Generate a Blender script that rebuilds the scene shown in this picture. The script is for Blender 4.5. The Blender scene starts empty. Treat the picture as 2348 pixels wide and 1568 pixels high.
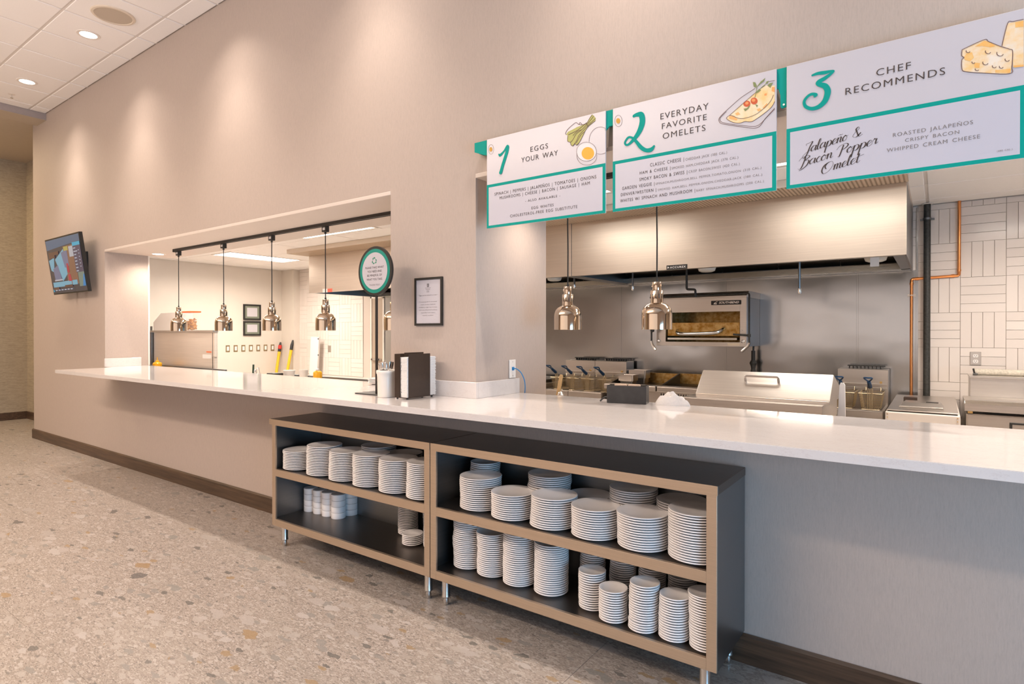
import bpy, bmesh, math, random
from mathutils import Vector, Matrix
random.seed(7)
S = bpy.context.scene
COL = S.collection
R = math.radians

# ------------------------------------------------------------------ camera
cam = bpy.data.cameras.new('camera'); cam_o = bpy.data.objects.new('camera', cam); COL.objects.link(cam_o)
cam.sensor_width = 36.0; cam.lens = 36.0 * 1349.0 / 2348.0
cam.shift_y = -15.0 / 2348.0
cam.clip_start = 0.05; cam.clip_end = 100
cam_o.location = (0, 0, 1.46); cam_o.rotation_euler = (R(90 - 0.3), 0, R(35.9))
S.camera = cam_o

# ------------------------------------------------------------------ world, lights, exposure
S.view_settings.view_transform = 'Standard'; S.view_settings.look = 'None'
S.view_settings.gamma = 1.0; S.view_settings.use_curve_mapping = False
S.view_settings.exposure = 0.43
W = bpy.data.worlds.new('world'); S.world = W; W.use_nodes = True
W.node_tree.nodes['Background'].inputs[0].default_value = (0.75, 0.85, 1.0, 1)
W.node_tree.nodes['Background'].inputs[1].default_value = 0.6

def area(name, loc, rot, sx, sy, power, color, spread=180):
    l = bpy.data.lights.new(name, 'AREA'); l.shape = 'RECTANGLE'; l.size = sx; l.size_y = sy
    l.energy = power; l.color = color; l.spread = R(spread)
    o = bpy.data.objects.new(name, l); o.location = loc; o.rotation_euler = rot; COL.objects.link(o); return o
WARM = (1.0, 0.83, 0.68); KWARM = (1.0, 0.87, 0.75); COOL = (0.26, 0.62, 1.0)
# dining room: daylight through the tall windows on the right, room lamps, and added fill lights
area('window_daylight_right', (3.3, 0.1, 0.95), (R(90), 0, R(90)), 2.6, 1.6, 118, COOL)
area('room_lamps', (-4.2, -1.8, 4.3), (0, 0, 0), 4.6, 0.35, 165, (1.0, 0.81, 0.65))
area('added_ceiling_fill', (-6.0, -2.4, 3.1), (R(180), 0, 0), 7.5, 1.2, 350, (1.0, 0.86, 0.77))  # unseen upward fill added to brighten the ceiling and upper wall
area('room_fill', (-2.5, -6.6, 2.2), (R(90), 0, 0), 12, 3.0, 70, (1.0, 0.90, 0.84))  # soft warm frontal fill added to brighten the plates
area('corridor_lamps', (-11.4, 0.6, 4.25), (0, 0, 0), 1.4, 3.0, 90, (1.0, 0.78, 0.50))
# ------------------------------------------------------------------ helpers
def nb(): return bmesh.new()
def box(bm, x0, x1, y0, y1, z0, z1, bev=0.0, seg=1):
    vs = [bm.verts.new(p) for p in ((x0,y0,z0),(x1,y0,z0),(x1,y1,z0),(x0,y1,z0),(x0,y0,z1),(x1,y0,z1),(x1,y1,z1),(x0,y1,z1))]
    fs = [bm.faces.new([vs[i] for i in f]) for f in ((3,2,1,0),(4,5,6,7),(0,1,5,4),(1,2,6,5),(2,3,7,6),(3,0,4,7))]
    if bev > 0:
        es = list({e for f in fs for e in f.edges})
        bmesh.ops.bevel(bm, geom=es, offset=bev, segments=seg, affect='EDGES', profile=0.7)
    return bm
def tbox(bm, lo, hi, x0, x1, y0, y1):
    """box whose bottom (z=lo) rect is x0..y1 and whose top rect is given by hi=(z,x0,x1,y0,y1)"""
    z1, a0, a1, b0, b1 = hi
    vs = [bm.verts.new(p) for p in ((x0,y0,lo),(x1,y0,lo),(x1,y1,lo),(x0,y1,lo),(a0,b0,z1),(a1,b0,z1),(a1,b1,z1),(a0,b1,z1))]
    for f in ((3,2,1,0),(4,5,6,7),(0,1,5,4),(1,2,6,5),(2,3,7,6),(3,0,4,7)): bm.faces.new([vs[i] for i in f])
    return bm
def prism(bm, pts, axis, a, b):
    """extrude a 2D outline along an axis: axis 'x': pts are (y,z); 'y': (x,z); 'z': (x,y)"""
    def P(p, t): return {'x': (t, p[0], p[1]), 'y': (p[0], t, p[1]), 'z': (p[0], p[1], t)}[axis]
    A = [bm.verts.new(P(p, a)) for p in pts]; B = [bm.verts.new(P(p, b)) for p in pts]
    n = len(pts)
    bm.faces.new(A[::-1]); bm.faces.new(B)
    for i in range(n): bm.faces.new((A[i], A[(i+1) % n], B[(i+1) % n], B[i]))
    bmesh.ops.recalc_face_normals(bm, faces=bm.faces[:])
    return bm
def lathe(bm, prof, c=(0, 0, 0), seg=24, smooth=True):
    rings = []
    for r, z in prof:
        if r < 1e-6: rings.append([bm.verts.new((c[0], c[1], c[2] + z))])
        else: rings.append([bm.verts.new((c[0] + r*math.cos(2*math.pi*i/seg), c[1] + r*math.sin(2*math.pi*i/seg), c[2] + z)) for i in range(seg)])
    for A, B in zip(rings, rings[1:]):
        for i in range(seg):
            j = (i+1) % seg
            if len(A) == 1 and len(B) == 1: continue
            if len(A) == 1: f = bm.faces.new((A[0], B[j], B[i]))
            elif len(B) == 1: f = bm.faces.new((A[i], A[j], B[0]))
            else: f = bm.faces.new((A[i], A[j], B[j], B[i]))
            f.smooth = smooth
    return bm
def tube(bm, pts, r, seg=8, caps=True, radii=None):
    pts = [Vector(p) for p in pts]; rings = []
    prev = None
    for k, p in enumerate(pts):
        d = (pts[min(k+1, len(pts)-1)] - pts[max(k-1, 0)]).normalized()
        if prev is None:
            u = Vector((0, 0, 1)) if abs(d.z) < 0.9 else Vector((1, 0, 0))
            n = d.cross(u).normalized()
        else: n = (prev - d * prev.dot(d)).normalized()
        prev = n; b = d.cross(n); rr = radii[k] if radii else r
        rings.append([bm.verts.new(p + rr*(math.cos(2*math.pi*i/seg)*n + math.sin(2*math.pi*i/seg)*b)) for i in range(seg)])
    for A, B in zip(rings, rings[1:]):
        for i in range(seg):
            f = bm.faces.new((A[i], A[(i+1) % seg], B[(i+1) % seg], B[i])); f.smooth = True
    if caps: bm.faces.new(rings[0][::-1]); bm.faces.new(rings[-1])
    return bm
def bend(pts, r=0.03, n=5):
    """round the corners of a polyline"""
    pts = [Vector(p) for p in pts]; out = [pts[0]]
    for a, b, c in zip(pts, pts[1:], pts[2:]):
        d1 = (a-b).normalized(); d2 = (c-b).normalized()
        p0 = b + d1*r; p1 = b + d2*r
        for i in range(n+1):
            t = i/n; out.append(p0*(1-t)**2 + b*2*t*(1-t) + p1*t*t)
    out.append(pts[-1]); return out
def xyprism_front(bm, pts, y):   # flat print facing -Y
    vs = [bm.verts.new((p[0], y, p[1])) for p in pts]
    f = bm.faces.new(vs); f.normal_update()
    if f.normal.y > 0: f.normal_flip()
    return f
def stroke(bm, pts, y, w=0.0011, ws=None, dy=0.0):
    """a pen line of width 2w on the plane y, points (x,z)"""
    P = [Vector((p[0], p[1])) for p in pts]; L = []; Rr = []
    for k, p in enumerate(P):
        d = (P[min(k+1, len(P)-1)] - P[max(k-1, 0)])
        if d.length < 1e-7: d = Vector((1, 0))
        d.normalize(); n = Vector((-d.y, d.x)); ww = ws[k] if ws else w
        L.append(bm.verts.new((p.x + n.x*ww, y, p.y + n.y*ww))); Rr.append(bm.verts.new((p.x - n.x*ww, y, p.y - n.y*ww)))
    for k in range(len(P)): L[k].co.y -= dy*k; Rr[k].co.y -= dy*k
    for i in range(len(P)-1): bm.faces.new((L[i], L[i+1], Rr[i+1], Rr[i]))
def spline(pts, n=6):
    """Catmull-Rom through tuples of any length"""
    out = []
    for i in range(len(pts)-1):
        p0 = pts[max(i-1, 0)]; p1 = pts[i]; p2 = pts[i+1]; p3 = pts[min(i+2, len(pts)-1)]
        for k in range(n):
            t = k/n
            out.append(tuple(0.5*((2*b) + (-a+c)*t + (2*a-5*b+4*c-d)*t*t + (-a+3*b-3*c+d)*t**3) for a, b, c, d in zip(p0, p1, p2, p3)))
    out.append(tuple(pts[-1])); return out

def meta(o, label=None, cat=None, group=None, kind=None):
    if label: o['label'] = label
    if cat: o['category'] = cat
    if group: o['group'] = group
    if kind: o['kind'] = kind
    return o
def root_loc(o):
    v = Vector((0, 0, 0))
    while o is not None: v += o.location; o = o.parent
    return v
def obj(name, bm, mat, parent=None, label=None, cat=None, group=None, kind=None, origin=None, smooth=False, recalc=True):
    """links a bmesh given in world coordinates as ONE mesh object (a part when it has a parent)"""
    if recalc: bmesh.ops.recalc_face_normals(bm, faces=bm.faces[:])
    if parent is not None: off = root_loc(parent)
    elif origin is not None: off = Vector(origin)
    else:
        xs = [v.co for v in bm.verts]
        off = Vector((sum(v.x for v in xs)/len(xs), sum(v.y for v in xs)/len(xs), min(v.z for v in xs)))
    if off.length > 0: bmesh.ops.translate(bm, vec=-off, verts=bm.verts)
    if smooth:
        for f in bm.faces: f.smooth = True
    me = bpy.data.meshes.new(name); bm.to_mesh(me); bm.free()
    if any(p.use_smooth for p in me.polygons): me.set_sharp_from_angle(angle=R(38))
    for m in (mat if isinstance(mat, (list, tuple)) else [mat]): me.materials.append(m)
    o = bpy.data.objects.new(name, me); COL.objects.link(o)
    if parent is not None: o.parent = parent
    else: o.location = off
    return meta(o, label, cat, group, kind)
def thing(name, label, cat, loc, group=None):
    o = bpy.data.objects.new(name, None); COL.objects.link(o); o.location = loc; o.empty_display_size = 0.1
    return meta(o, label, cat, group)
def struct(name, bm, mat, parent=None, origin=(0, 0, 0)):
    o = obj(name, bm, mat, parent, origin=origin)
    if parent is None: o['kind'] = 'structure'
    return o
def dup(root, loc, label=None, group=None):
    r = root.copy(); COL.objects.link(r); r.location = loc
    if label: r['label'] = label
    if group: r['group'] = group
    for ch in list(root.children):
        c = ch.copy(); COL.objects.link(c); c.parent = r
        for g in list(ch.children):
            d = g.copy(); COL.objects.link(d); d.parent = c
    return r
def inst(name, me, parent, loc, rot=(0, 0, 0), kind=None):
    o = bpy.data.objects.new(name, me); COL.objects.link(o); o.parent = parent; o.location = loc; o.rotation_euler = rot
    if kind: o['kind'] = kind
    return o
def mesh_of(bm, mat, name):
    bmesh.ops.recalc_face_normals(bm, faces=bm.faces[:])
    me = bpy.data.meshes.new(name); bm.to_mesh(me); bm.free(); me.materials.append(mat)
    if any(p.use_smooth for p in me.polygons): me.set_sharp_from_angle(angle=R(38))
    return me
ORD = ['', 'topmost', 'second from top', 'third from top', 'fourth from top', 'fifth from top', 'sixth from top', 'seventh from top', 'eighth from top', 'ninth from top', 'tenth from top', 'eleventh from top', 'twelfth from top', 'thirteenth from top', '14th from top', '15th from top', '16th from top', '17th from top', '18th from top', '19th from top', '20th from top', '21st from top', '22nd from top', '23rd from top', '24th from top', '25th from top', '26th from top', '27th from top']

ORDW = ['first', 'second', 'third', 'fourth', 'fifth', 'sixth', 'last']
# lettering: every line is fitted to the width and cap height it has on the real sign
def capinfo():
    return text_raw('H')[1]
def text_raw(s, shear=0.0, offset=0.0, space=1.0):
    c = bpy.data.curves.new('t', 'FONT'); c.body = s; c.size = 1.0; c.shear = shear; c.offset = offset; c.space_character = space; c.space_word = 1.0 + (space-1)*2.5; c.resolution_u = 3
    o = bpy.data.objects.new('t', c); COL.objects.link(o)
    dg = bpy.context.evaluated_depsgraph_get(); me = bpy.data.meshes.new_from_object(o.evaluated_get(dg))
    V = [v.co.copy() for v in me.vertices]; F = [tuple(p.vertices) for p in me.polygons]
    bpy.data.objects.remove(o); bpy.data.curves.remove(c); bpy.data.meshes.remove(me)
    return V, F
_V, _F = text_raw('H'); CAP = max(v.y for v in _V)
def put_text(bm, s, x0, x1, zb, cap, y, shear=0.0, offset=0.0, space=1.0, frame=None):
    """frame: (origin, right, up) to write on any plane; default the plane Y=y seen from -Y"""
    V, F = text_raw(s, shear, offset, space)
    mn = min(v.x for v in V); mx = max(v.x for v in V); sx = (x1-x0)/(mx-mn); sz = cap/CAP
    vs = []
    for v in V:
        a = x0 + (v.x-mn)*sx; b = zb + v.y*sz
        if frame: o, r, u = frame; vs.append(bm.verts.new(o + r*a + u*b))
        else: vs.append(bm.verts.new((a, y, b)))
    for f in F:
        try: bm.faces.new([vs[i] for i in f])
        except ValueError: pass
# ------------------------------------------------------------------ materials
class NT:
    def __init__(s, name):
        s.m = bpy.data.materials.new(name); s.m.use_nodes = True; s.t = s.m.node_tree
        s.b = s.t.nodes['Principled BSDF']; s.pos = None
    def n(s, typ, **kw):
        x = s.t.nodes.new(typ)
        for k, v in kw.items(): setattr(x, k, v)
        return x
    def l(s, a, b): s.t.links.new(a, b)
    def set(s, **kw):
        for k, v in kw.items():
            i = s.b.inputs[k.replace('_', ' ')]; i.default_value = v
        return s
    def P(s, scale=(1, 1, 1), rot=(0, 0, 0)):
        g = s.n('ShaderNodeNewGeometry'); mp = s.n('ShaderNodeMapping'); s.l(g.outputs['Position'], mp.inputs[0])
        mp.inputs['Scale'].default_value = scale; mp.inputs['Rotation'].default_value = rot; return mp.outputs[0]
    def noise(s, vec, scale=1, detail=3, rough=0.5):
        x = s.n('ShaderNodeTexNoise'); x.inputs['Scale'].default_value = scale; x.inputs['Detail'].default_value = detail; x.inputs['Roughness'].default_value = rough
        s.l(vec, x.inputs['Vector']); return x.outputs[0]
    def ramp(s, fac, stops, interp='LINEAR'):
        r = s.n('ShaderNodeValToRGB'); r.color_ramp.interpolation = interp
        e = r.color_ramp.elements
        while len(e) < len(stops): e.new(0.5)
        for i, (p, c) in enumerate(stops):
            e[i].position = p; e[i].color = (c if isinstance(c, tuple) else (c, c, c)) + (1,)
        s.l(fac, r.inputs[0]); return r.outputs[0]
    def mix(s, fac, a, b, mode='MIX'):
        x = s.n('ShaderNodeMix', data_type='RGBA', blend_type=mode)
        for v, i in ((fac, 0), (a, 6), (b, 7)):
            if hasattr(v, 'is_output') or hasattr(v, 'links'): s.l(v, x.inputs[i])
            else: x.inputs[i].default_value = v if i == 0 else tuple(v) + (1,)
        return x.outputs[2]
    def math(s, op, a, b=0.0):
        x = s.n('ShaderNodeMath', operation=op)
        for v, i in ((a, 0), (b, 1)):
            if hasattr(v, 'links'): s.l(v, x.inputs[i])
            else: x.inputs[i].default_value = v
        return x.outputs[0]
    def bump(s, h, strength=0.3, dist=0.002):
        x = s.n('ShaderNodeBump'); x.inputs['Strength'].default_value = strength; x.inputs['Distance'].default_value = dist
        s.l(h, x.inputs['Height']); s.l(x.outputs[0], s.b.inputs['Normal'])
def simple(name, col, rough=0.5, metal=0.0, **kw):
    t = NT(name); t.b.inputs['Base Color'].default_value = tuple(col) + (1,)
    t.b.inputs['Roughness'].default_value = rough; t.b.inputs['Metallic'].default_value = metal
    t.set(**kw); return t.m
def grainy(name, col, rough=0.5, amt=0.06, scale=40, metal=0.0):
    t = NT(name); f = t.noise(t.P(), scale, 3)
    c = t.ramp(f, [(0.3, tuple(x*(1-amt) for x in col)), (0.7, tuple(min(1, x*(1+amt)) for x in col))])
    t.l(c, t.b.inputs['Base Color']); t.b.inputs['Roughness'].default_value = rough; t.b.inputs['Metallic'].default_value = metal
    return t.m

def wallpaper(name, col, stretch, blotch=0.05, streak=0.085):
    t = NT(name)
    a = t.noise(t.P(stretch), 1.0, 4, 0.65)
    b = t.noise(t.P((1.3, 1.3, 1.3)), 1.0, 2)
    c = t.noise(t.P(tuple(s*3.1 for s in stretch)), 1.0, 2)
    d = tuple(x*(1-streak) for x in col); e = tuple(min(1, x*(1+streak*0.7)) for x in col)
    base = t.ramp(a, [(0.32, d), (0.5, tuple(col)), (0.7, e)])
    base = t.mix(0.35, base, t.ramp(c, [(0.35, d), (0.65, e)]))
    base = t.mix(t.math('MULTIPLY', b, blotch*2), base, tuple(x*0.82 for x in col))
    t.l(base, t.b.inputs['Base Color']); t.b.inputs['Roughness'].default_value = 0.62
    t.b.inputs['Specular IOR Level'].default_value = 0.3
    t.bump(a, 0.25, 0.0015); return t.m
M = {}
M['paper'] = wallpaper('woven_wallpaper', (0.465, 0.388, 0.342), (190, 190, 24))
M['paper_far'] = wallpaper('corridor_wallpaper', (0.40, 0.335, 0.25), (6, 9, 60), 0.06, 0.28)
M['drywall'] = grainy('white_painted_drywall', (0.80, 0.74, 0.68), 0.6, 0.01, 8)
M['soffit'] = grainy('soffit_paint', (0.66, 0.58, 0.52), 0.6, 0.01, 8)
M['kwall'] = grainy('cream_kitchen_paint', (0.70, 0.64, 0.57), 0.5, 0.015, 5)
M['ctile'] = grainy('ceiling_tile_board', (0.92, 0.89, 0.87), 0.8, 0.02, 180)
M['cgrid'] = simple('ceiling_grid_enamel', (0.74, 0.69, 0.65), 0.5)
M['beam'] = grainy('beam_plaster', (0.50, 0.42, 0.33), 0.7, 0.02, 20)
M['grey_edge'] = grainy('beam_edge_paint', (0.36, 0.31, 0.30), 0.6, 0.03, 60)

def walnut():
    t = NT('walnut_baseboard'); p = t.P((1.2, 14, 26))
    a = t.noise(p, 1.6, 5, 0.6); b = t.noise(t.P((5, 60, 120)), 1.0, 2)
    c = t.ramp(a, [(0.25, (0.030, 0.018, 0.012)), (0.5, (0.075, 0.043, 0.026)), (0.75, (0.15, 0.088, 0.05))])
    c = t.mix(0.25, c, t.ramp(b, [(0.3, (0.02, 0.012, 0.008)), (0.7, (0.13, 0.08, 0.05))]))
    t.l(c, t.b.inputs['Base Color']); t.b.inputs['Roughness'].default_value = 0.42; return t.m
M['walnut'] = walnut()
def quartz():
    t = NT('white_quartz'); a = t.noise(t.P((2, 5, 5)), 2.2, 6, 0.7); b = t.noise(t.P(), 160, 2)
    c = t.ramp(a, [(0.0, (0.68, 0.645, 0.635)), (0.485, (0.69, 0.655, 0.645)), (0.5, (0.64, 0.59, 0.58)), (0.515, (0.69, 0.655, 0.645)), (1.0, (0.70, 0.665, 0.655))])
    c = t.mix(0.18, c, t.ramp(b, [(0.3, (0.58, 0.53, 0.51)), (0.45, (0.72, 0.685, 0.675))]))
    t.l(c, t.b.inputs['Base Color']); t.b.inputs['Roughness'].default_value = 0.11; t.b.inputs['IOR'].default_value = 1.6
    t.b.inputs['Coat Weight'].default_value = 0.3; t.b.inputs['Coat Roughness'].default_value = 0.05
    return t.m
M['quartz'] = quartz()
def terrazzo():
    t = NT('terrazzo_floor')
    base = t.ramp(t.noise(t.P((5, 14, 1)), 3.0, 7, 0.8), [(0.3, (0.30, 0.245, 0.205)), (0.5, (0.47, 0.395, 0.33)), (0.7, (0.62, 0.54, 0.47))])
    fine = t.noise(t.P((90, 200, 1)), 1.0, 4, 0.75)
    base = t.mix(0.62, base, t.ramp(fine, [(0.34, (0.22, 0.175, 0.145)), (0.5, (0.48, 0.40, 0.335)), (0.68, (0.80, 0.71, 0.63))]))
    def chips(sx, sy, seed, keep, size, cols):
        nonlocal base
        wv = t.n('ShaderNodeTexNoise'); wv.inputs['Scale'].default_value = sx*1.6; wv.inputs['Detail'].default_value = 3; wv.inputs['Roughness'].default_value = 0.65
        g = t.P((1, 1, 0)); t.l(g, wv.inputs['Vector'])
        sub = t.n('ShaderNodeVectorMath', operation='MULTIPLY_ADD'); t.l(wv.outputs['Color'], sub.inputs[0]); k = 0.55/sx
        sub.inputs[1].default_value = (k, k, 0); t.l(g, sub.inputs[2])
        mp = t.n('ShaderNodeMapping'); mp.inputs['Scale'].default_value = (sx, sy, 0); mp.inputs['Location'].default_value = (seed, seed*1.7, 0); mp.inputs['Rotation'].default_value = (0, 0, 0.12)
        t.l(sub.outputs[0], mp.inputs[0])
        v = t.n('ShaderNodeTexVoronoi', voronoi_dimensions='2D', feature='F1'); v.inputs['Scale'].default_value = 1.0; v.inputs['Randomness'].default_value = 1.0
        t.l(mp.outputs[0], v.inputs['Vector'])
        sp = t.n('ShaderNodeSeparateColor'); t.l(v.outputs['Color'], sp.inputs[0])
        rad = t.math('MULTIPLY', sp.outputs[1], size)
        inside = t.math('LESS_THAN', v.outputs['Distance'], rad)
        kept = t.math('LESS_THAN', sp.outputs[0], keep)
        fac = t.math('MULTIPLY', inside, kept)
        c = t.ramp(sp.outputs[2], cols, 'CONSTANT')
        c = t.mix(0.18, c, t.ramp(fine, [(0.3, (0.2, 0.17, 0.15)), (0.7, (0.75, 0.7, 0.65))]))
        base = t.mix(t.math('MULTIPLY', fac, 0.85), base, c)
    chips(70, 190, 1.3, 0.80, 0.60, [(0, (0.70, 0.61, 0.53)), (0.25, (0.30, 0.25, 0.21)), (0.45, (0.55, 0.47, 0.40)), (0.70, (0.20, 0.17, 0.145)), (0.82, (0.76, 0.68, 0.60))])
    chips(30, 78, 3.1, 0.60, 0.60, [(0, (0.66, 0.57, 0.49)), (0.3, (0.40, 0.34, 0.28)), (0.5, (0.56, 0.47, 0.40)), (0.74, (0.27, 0.235, 0.20)), (0.85, (0.72, 0.64, 0.57))])
    chips(13, 34, 9.4, 0.36, 0.62, [(0, (0.62, 0.54, 0.47)), (0.32, (0.36, 0.33, 0.29)), (0.5, (0.54, 0.46, 0.39)), (0.70, (0.46, 0.30, 0.14)), (0.76, (0.15, 0.14, 0.12)), (0.84, (0.68, 0.60, 0.54))])
    chips(6.0, 14.5, 5.7, 0.20, 0.52, [(0, (0.61, 0.53, 0.47)), (0.3, (0.34, 0.32, 0.28)), (0.45, (0.57, 0.50, 0.44)), (0.70, (0.47, 0.29, 0.12)), (0.78, (0.13, 0.12, 0.11)), (0.86, (0.68, 0.61, 0.55))])
    base = t.mix(1.0, base, (0.655, 0.668, 0.69), 'MULTIPLY')
    t.l(base, t.b.inputs['Base Color']); t.b.inputs['Roughness'].default_value = 0.36; t.b.inputs['Specular IOR Level'].default_value = 0.4
    return t.m
M['terrazzo'] = terrazzo()
M['grout_floor'] = simple('floor_grout', (0.40, 0.34, 0.29), 0.8)
def steel(name, col, rough, grain=(2, 2, 260), gr=0.1, bmp=0.05):
    t = NT(name); a = t.noise(t.P(grain), 1.0, 3, 0.6); b = t.noise(t.P((1.5, 1.5, 1.5)), 1.0, 2)
    c = t.ramp(a, [(0.3, tuple(x*0.93 for x in col)), (0.7, tuple(min(1, x*1.05) for x in col))])
    t.l(c, t.b.inputs['Base Color']); t.b.inputs['Metallic'].default_value = 1.0
    r = t.math('ADD', t.math('MULTIPLY', a, gr), t.math('MULTIPLY', b, 0.12)); r = t.math('ADD', r, rough - gr*0.5 - 0.06)
    t.l(r, t.b.inputs['Roughness']); t.bump(a, bmp, 0.0006); return t.m
M['steel'] = steel('brushed_stainless', (0.62, 0.575, 0.53), 0.32)
M['steel_hood'] = steel('hood_stainless', (0.66, 0.58, 0.50), 0.38)
M['steel_bright'] = steel('bright_sheet', (0.88, 0.81, 0.73), 0.4); M['steel_bright'].node_tree.nodes['Principled BSDF'].inputs['Metallic'].default_value = 0.6
def panel_steel():
    t = NT('wall_stainless'); t.b.inputs['Base Color'].default_value = (0.45, 0.455, 0.46, 1); t.b.inputs['Metallic'].default_value = 1.0; t.b.inputs['Roughness'].default_value = 0.19
    t.bump(t.noise(t.P((0.9, 0.9, 1.6)), 1.0, 2), 0.5, 0.035); return t.m
M['steel_panel'] = panel_steel()
M['steel_cab'] = steel('cabinet_stainless', (0.55, 0.43, 0.32), 0.36, (3, 3, 300)); M['steel_cab'].node_tree.nodes['Principled BSDF'].inputs['Metallic'].default_value = 0.8  # tan tint puts the warm floor's reflection into the base colour
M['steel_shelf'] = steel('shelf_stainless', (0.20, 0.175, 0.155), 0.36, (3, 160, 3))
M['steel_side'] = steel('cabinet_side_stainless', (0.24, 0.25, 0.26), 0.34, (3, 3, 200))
M['steel_dark'] = steel('filter_stainless', (0.10, 0.09, 0.075), 0.40)
M['chrome'] = simple('polished_chrome', (0.66, 0.54, 0.42), 0.06, 1.0)
M['chrome_blue'] = simple('bright_steel', (0.80, 0.80, 0.80), 0.15, 1.0)
M['black'] = simple('black_plastic', (0.018, 0.016, 0.014), 0.45)
M['black_metal'] = simple('black_powder_coat', (0.03, 0.026, 0.022), 0.5)
M['iron'] = grainy('black_iron_pipe', (0.035, 0.034, 0.03), 0.55, 0.4, 60)
M['copper'] = simple('copper_pipe', (0.80, 0.33, 0.12), 0.28, 1.0)
M['brass'] = simple('brass', (0.70, 0.48, 0.20), 0.3, 1.0)
def ceramic_tile():
    t = NT('white_wall_tile'); a = t.noise(t.P(), 9, 2)
    oi = t.n('ShaderNodeObjectInfo')
    c = t.ramp(oi.outputs['Random'], [(0.0, (0.72, 0.65, 0.60)), (1.0, (0.77, 0.70, 0.65))])
    t.l(c, t.b.inputs['Base Color']); t.b.inputs['Roughness'].default_value = 0.16; t.bump(a, 0.25, 0.004); return t.m
M['tile'] = ceramic_tile()
M['grout'] = simple('tile_grout', (0.60, 0.53, 0.47), 0.9)
M['china'] = simple('white_china', (0.91, 0.88, 0.87), 0.16, 0.0)
M['crock'] = simple('white_crock_glaze', (0.78, 0.73, 0.67), 0.2)
M['white_plastic'] = simple('white_plastic', (0.80, 0.77, 0.74), 0.35)
M['paper_white'] = grainy('white_napkin_paper', (0.84, 0.82, 0.80), 0.9, 0.02, 200)
M['cloth'] = grainy('white_kitchen_cloth', (0.80, 0.76, 0.73), 0.9, 0.03, 90)
M['towel'] = grainy('beige_rolled_towel', (0.46, 0.42, 0.35), 0.95, 0.18, 70)
M['espresso'] = grainy('espresso_brown_metal', (0.036, 0.021, 0.014), 0.35, 0.1, 30)
M['wood'] = grainy('light_wood', (0.62, 0.40, 0.18), 0.5, 0.12, 25)
M['blue_grip'] = simple('blue_grip', (0.012, 0.05, 0.12), 0.35)
M['blue_cable'] = simple('blue_cable', (0.02, 0.22, 0.52), 0.4)
M['yellow'] = simple('yellow_handle', (0.85, 0.52, 0.02), 0.35)
M['amber'] = simple('amber_sauce', (0.90, 0.46, 0.02), 0.3)
M['red'] = simple('red_plastic', (0.65, 0.03, 0.02), 0.4)
M['orange'] = simple('orange_lid', (0.90, 0.16, 0.05), 0.4)
M['teal'] = simple('teal_print', (0.0, 0.31, 0.26), 0.55, **{'Specular_IOR_Level': 0.15})
M['green'] = simple('green_print', (0.0, 0.22, 0.13), 0.5)
M['sign_white'] = simple('sign_white_gloss', (0.55, 0.525, 0.565), 0.25)
M['sign_lav'] = simple('sign_panel_white', (0.53, 0.515, 0.58), 0.3)
M['ink'] = simple('dark_ink', (0.045, 0.03, 0.028), 0.6)
M['ink_grey'] = simple('grey_ink', (0.20, 0.18, 0.18), 0.6)
M['line'] = simple('brown_pen_line', (0.16, 0.09, 0.08), 0.7)
M['yolk'] = simple('yolk_print', (0.90, 0.42, 0.05), 0.6)
M['eggfill'] = simple('egg_print', (0.76, 0.73, 0.74), 0.5)
M['leaf'] = simple('olive_print', (0.45, 0.44, 0.14), 0.6)
M['herb'] = simple('herb_print', (0.20, 0.24, 0.09), 0.6)
def watercolor(name, a, b):
    t = NT(name); c = t.ramp(t.noise(t.P(), 22, 4, 0.6), [(0.35, a), (0.65, b)]); t.l(c, t.b.inputs['Base Color']); t.b.inputs['Roughness'].default_value = 0.5; return t.m
M['omelet'] = watercolor('omelet_print', (0.83, 0.58, 0.24), (0.84, 0.72, 0.50))
M['spot'] = watercolor('orange_spot_print', (0.84, 0.33, 0.10), (0.84, 0.46, 0.16))
M['cheese'] = watercolor('cheese_print', (0.84, 0.56, 0.24), (0.82, 0.72, 0.60))
M['brass_print'] = simple('gold_print', (0.62, 0.33, 0.05), 0.6)
M['cspot'] = watercolor('cheese_spot_print', (0.84, 0.42, 0.10), (0.84, 0.56, 0.22))
M['tomato'] = simple('tomato_print', (0.60, 0.10, 0.03), 0.6)
M['pale_orange'] = simple('pale_orange_print', (0.80, 0.30, 0.10), 0.6)
M['charcoal_box'] = grainy('charcoal_plastic', (0.028, 0.026, 0.026), 0.45, 0.25, 30)
M['kraft'] = simple('kraft_card', (0.72, 0.52, 0.38), 0.8)
M['burnt'] = watercolor('heat_stained_steel', (0.34, 0.17, 0.03), (0.60, 0.40, 0.16))
bb = M['burnt'].node_tree.nodes['Principled BSDF']; bb.inputs['Metallic'].default_value = 0.85; bb.inputs['Roughness'].default_value = 0.35
M['griddle'] = simple('seasoned_griddle', (0.05, 0.04, 0.03), 0.3, 0.6)
M['galv'] = simple('grille_cloth', (0.52, 0.44, 0.35), 0.8)
def emis(name, col, strength):
    t = NT(name); t.b.inputs['Base Color'].default_value = tuple(col) + (1,); t.b.inputs['Emission Color'].default_value = tuple(col) + (1,); t.b.inputs['Emission Strength'].default_value = strength; return t.m
M['lamp'] = emis('lamp_lens', (1.0, 0.93, 0.88), 6.0)
M['tube'] = emis('troffer_lens', (1.0, 0.95, 0.88), 5.0)
def clear(name):
    t = NT(name); t.set(Roughness=0.08, IOR=1.3); t.b.inputs['Transmission Weight'].default_value = 0.0; t.b.inputs['Alpha'].default_value = 0.14
    t.b.inputs['Base Color'].default_value = (0.9, 0.88, 0.86, 1); return t.m
M['clear'] = clear('clear_plastic')
M['snack'] = watercolor('golden_crackers', (0.30, 0.09, 0.01), (0.62, 0.30, 0.04))
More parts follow.
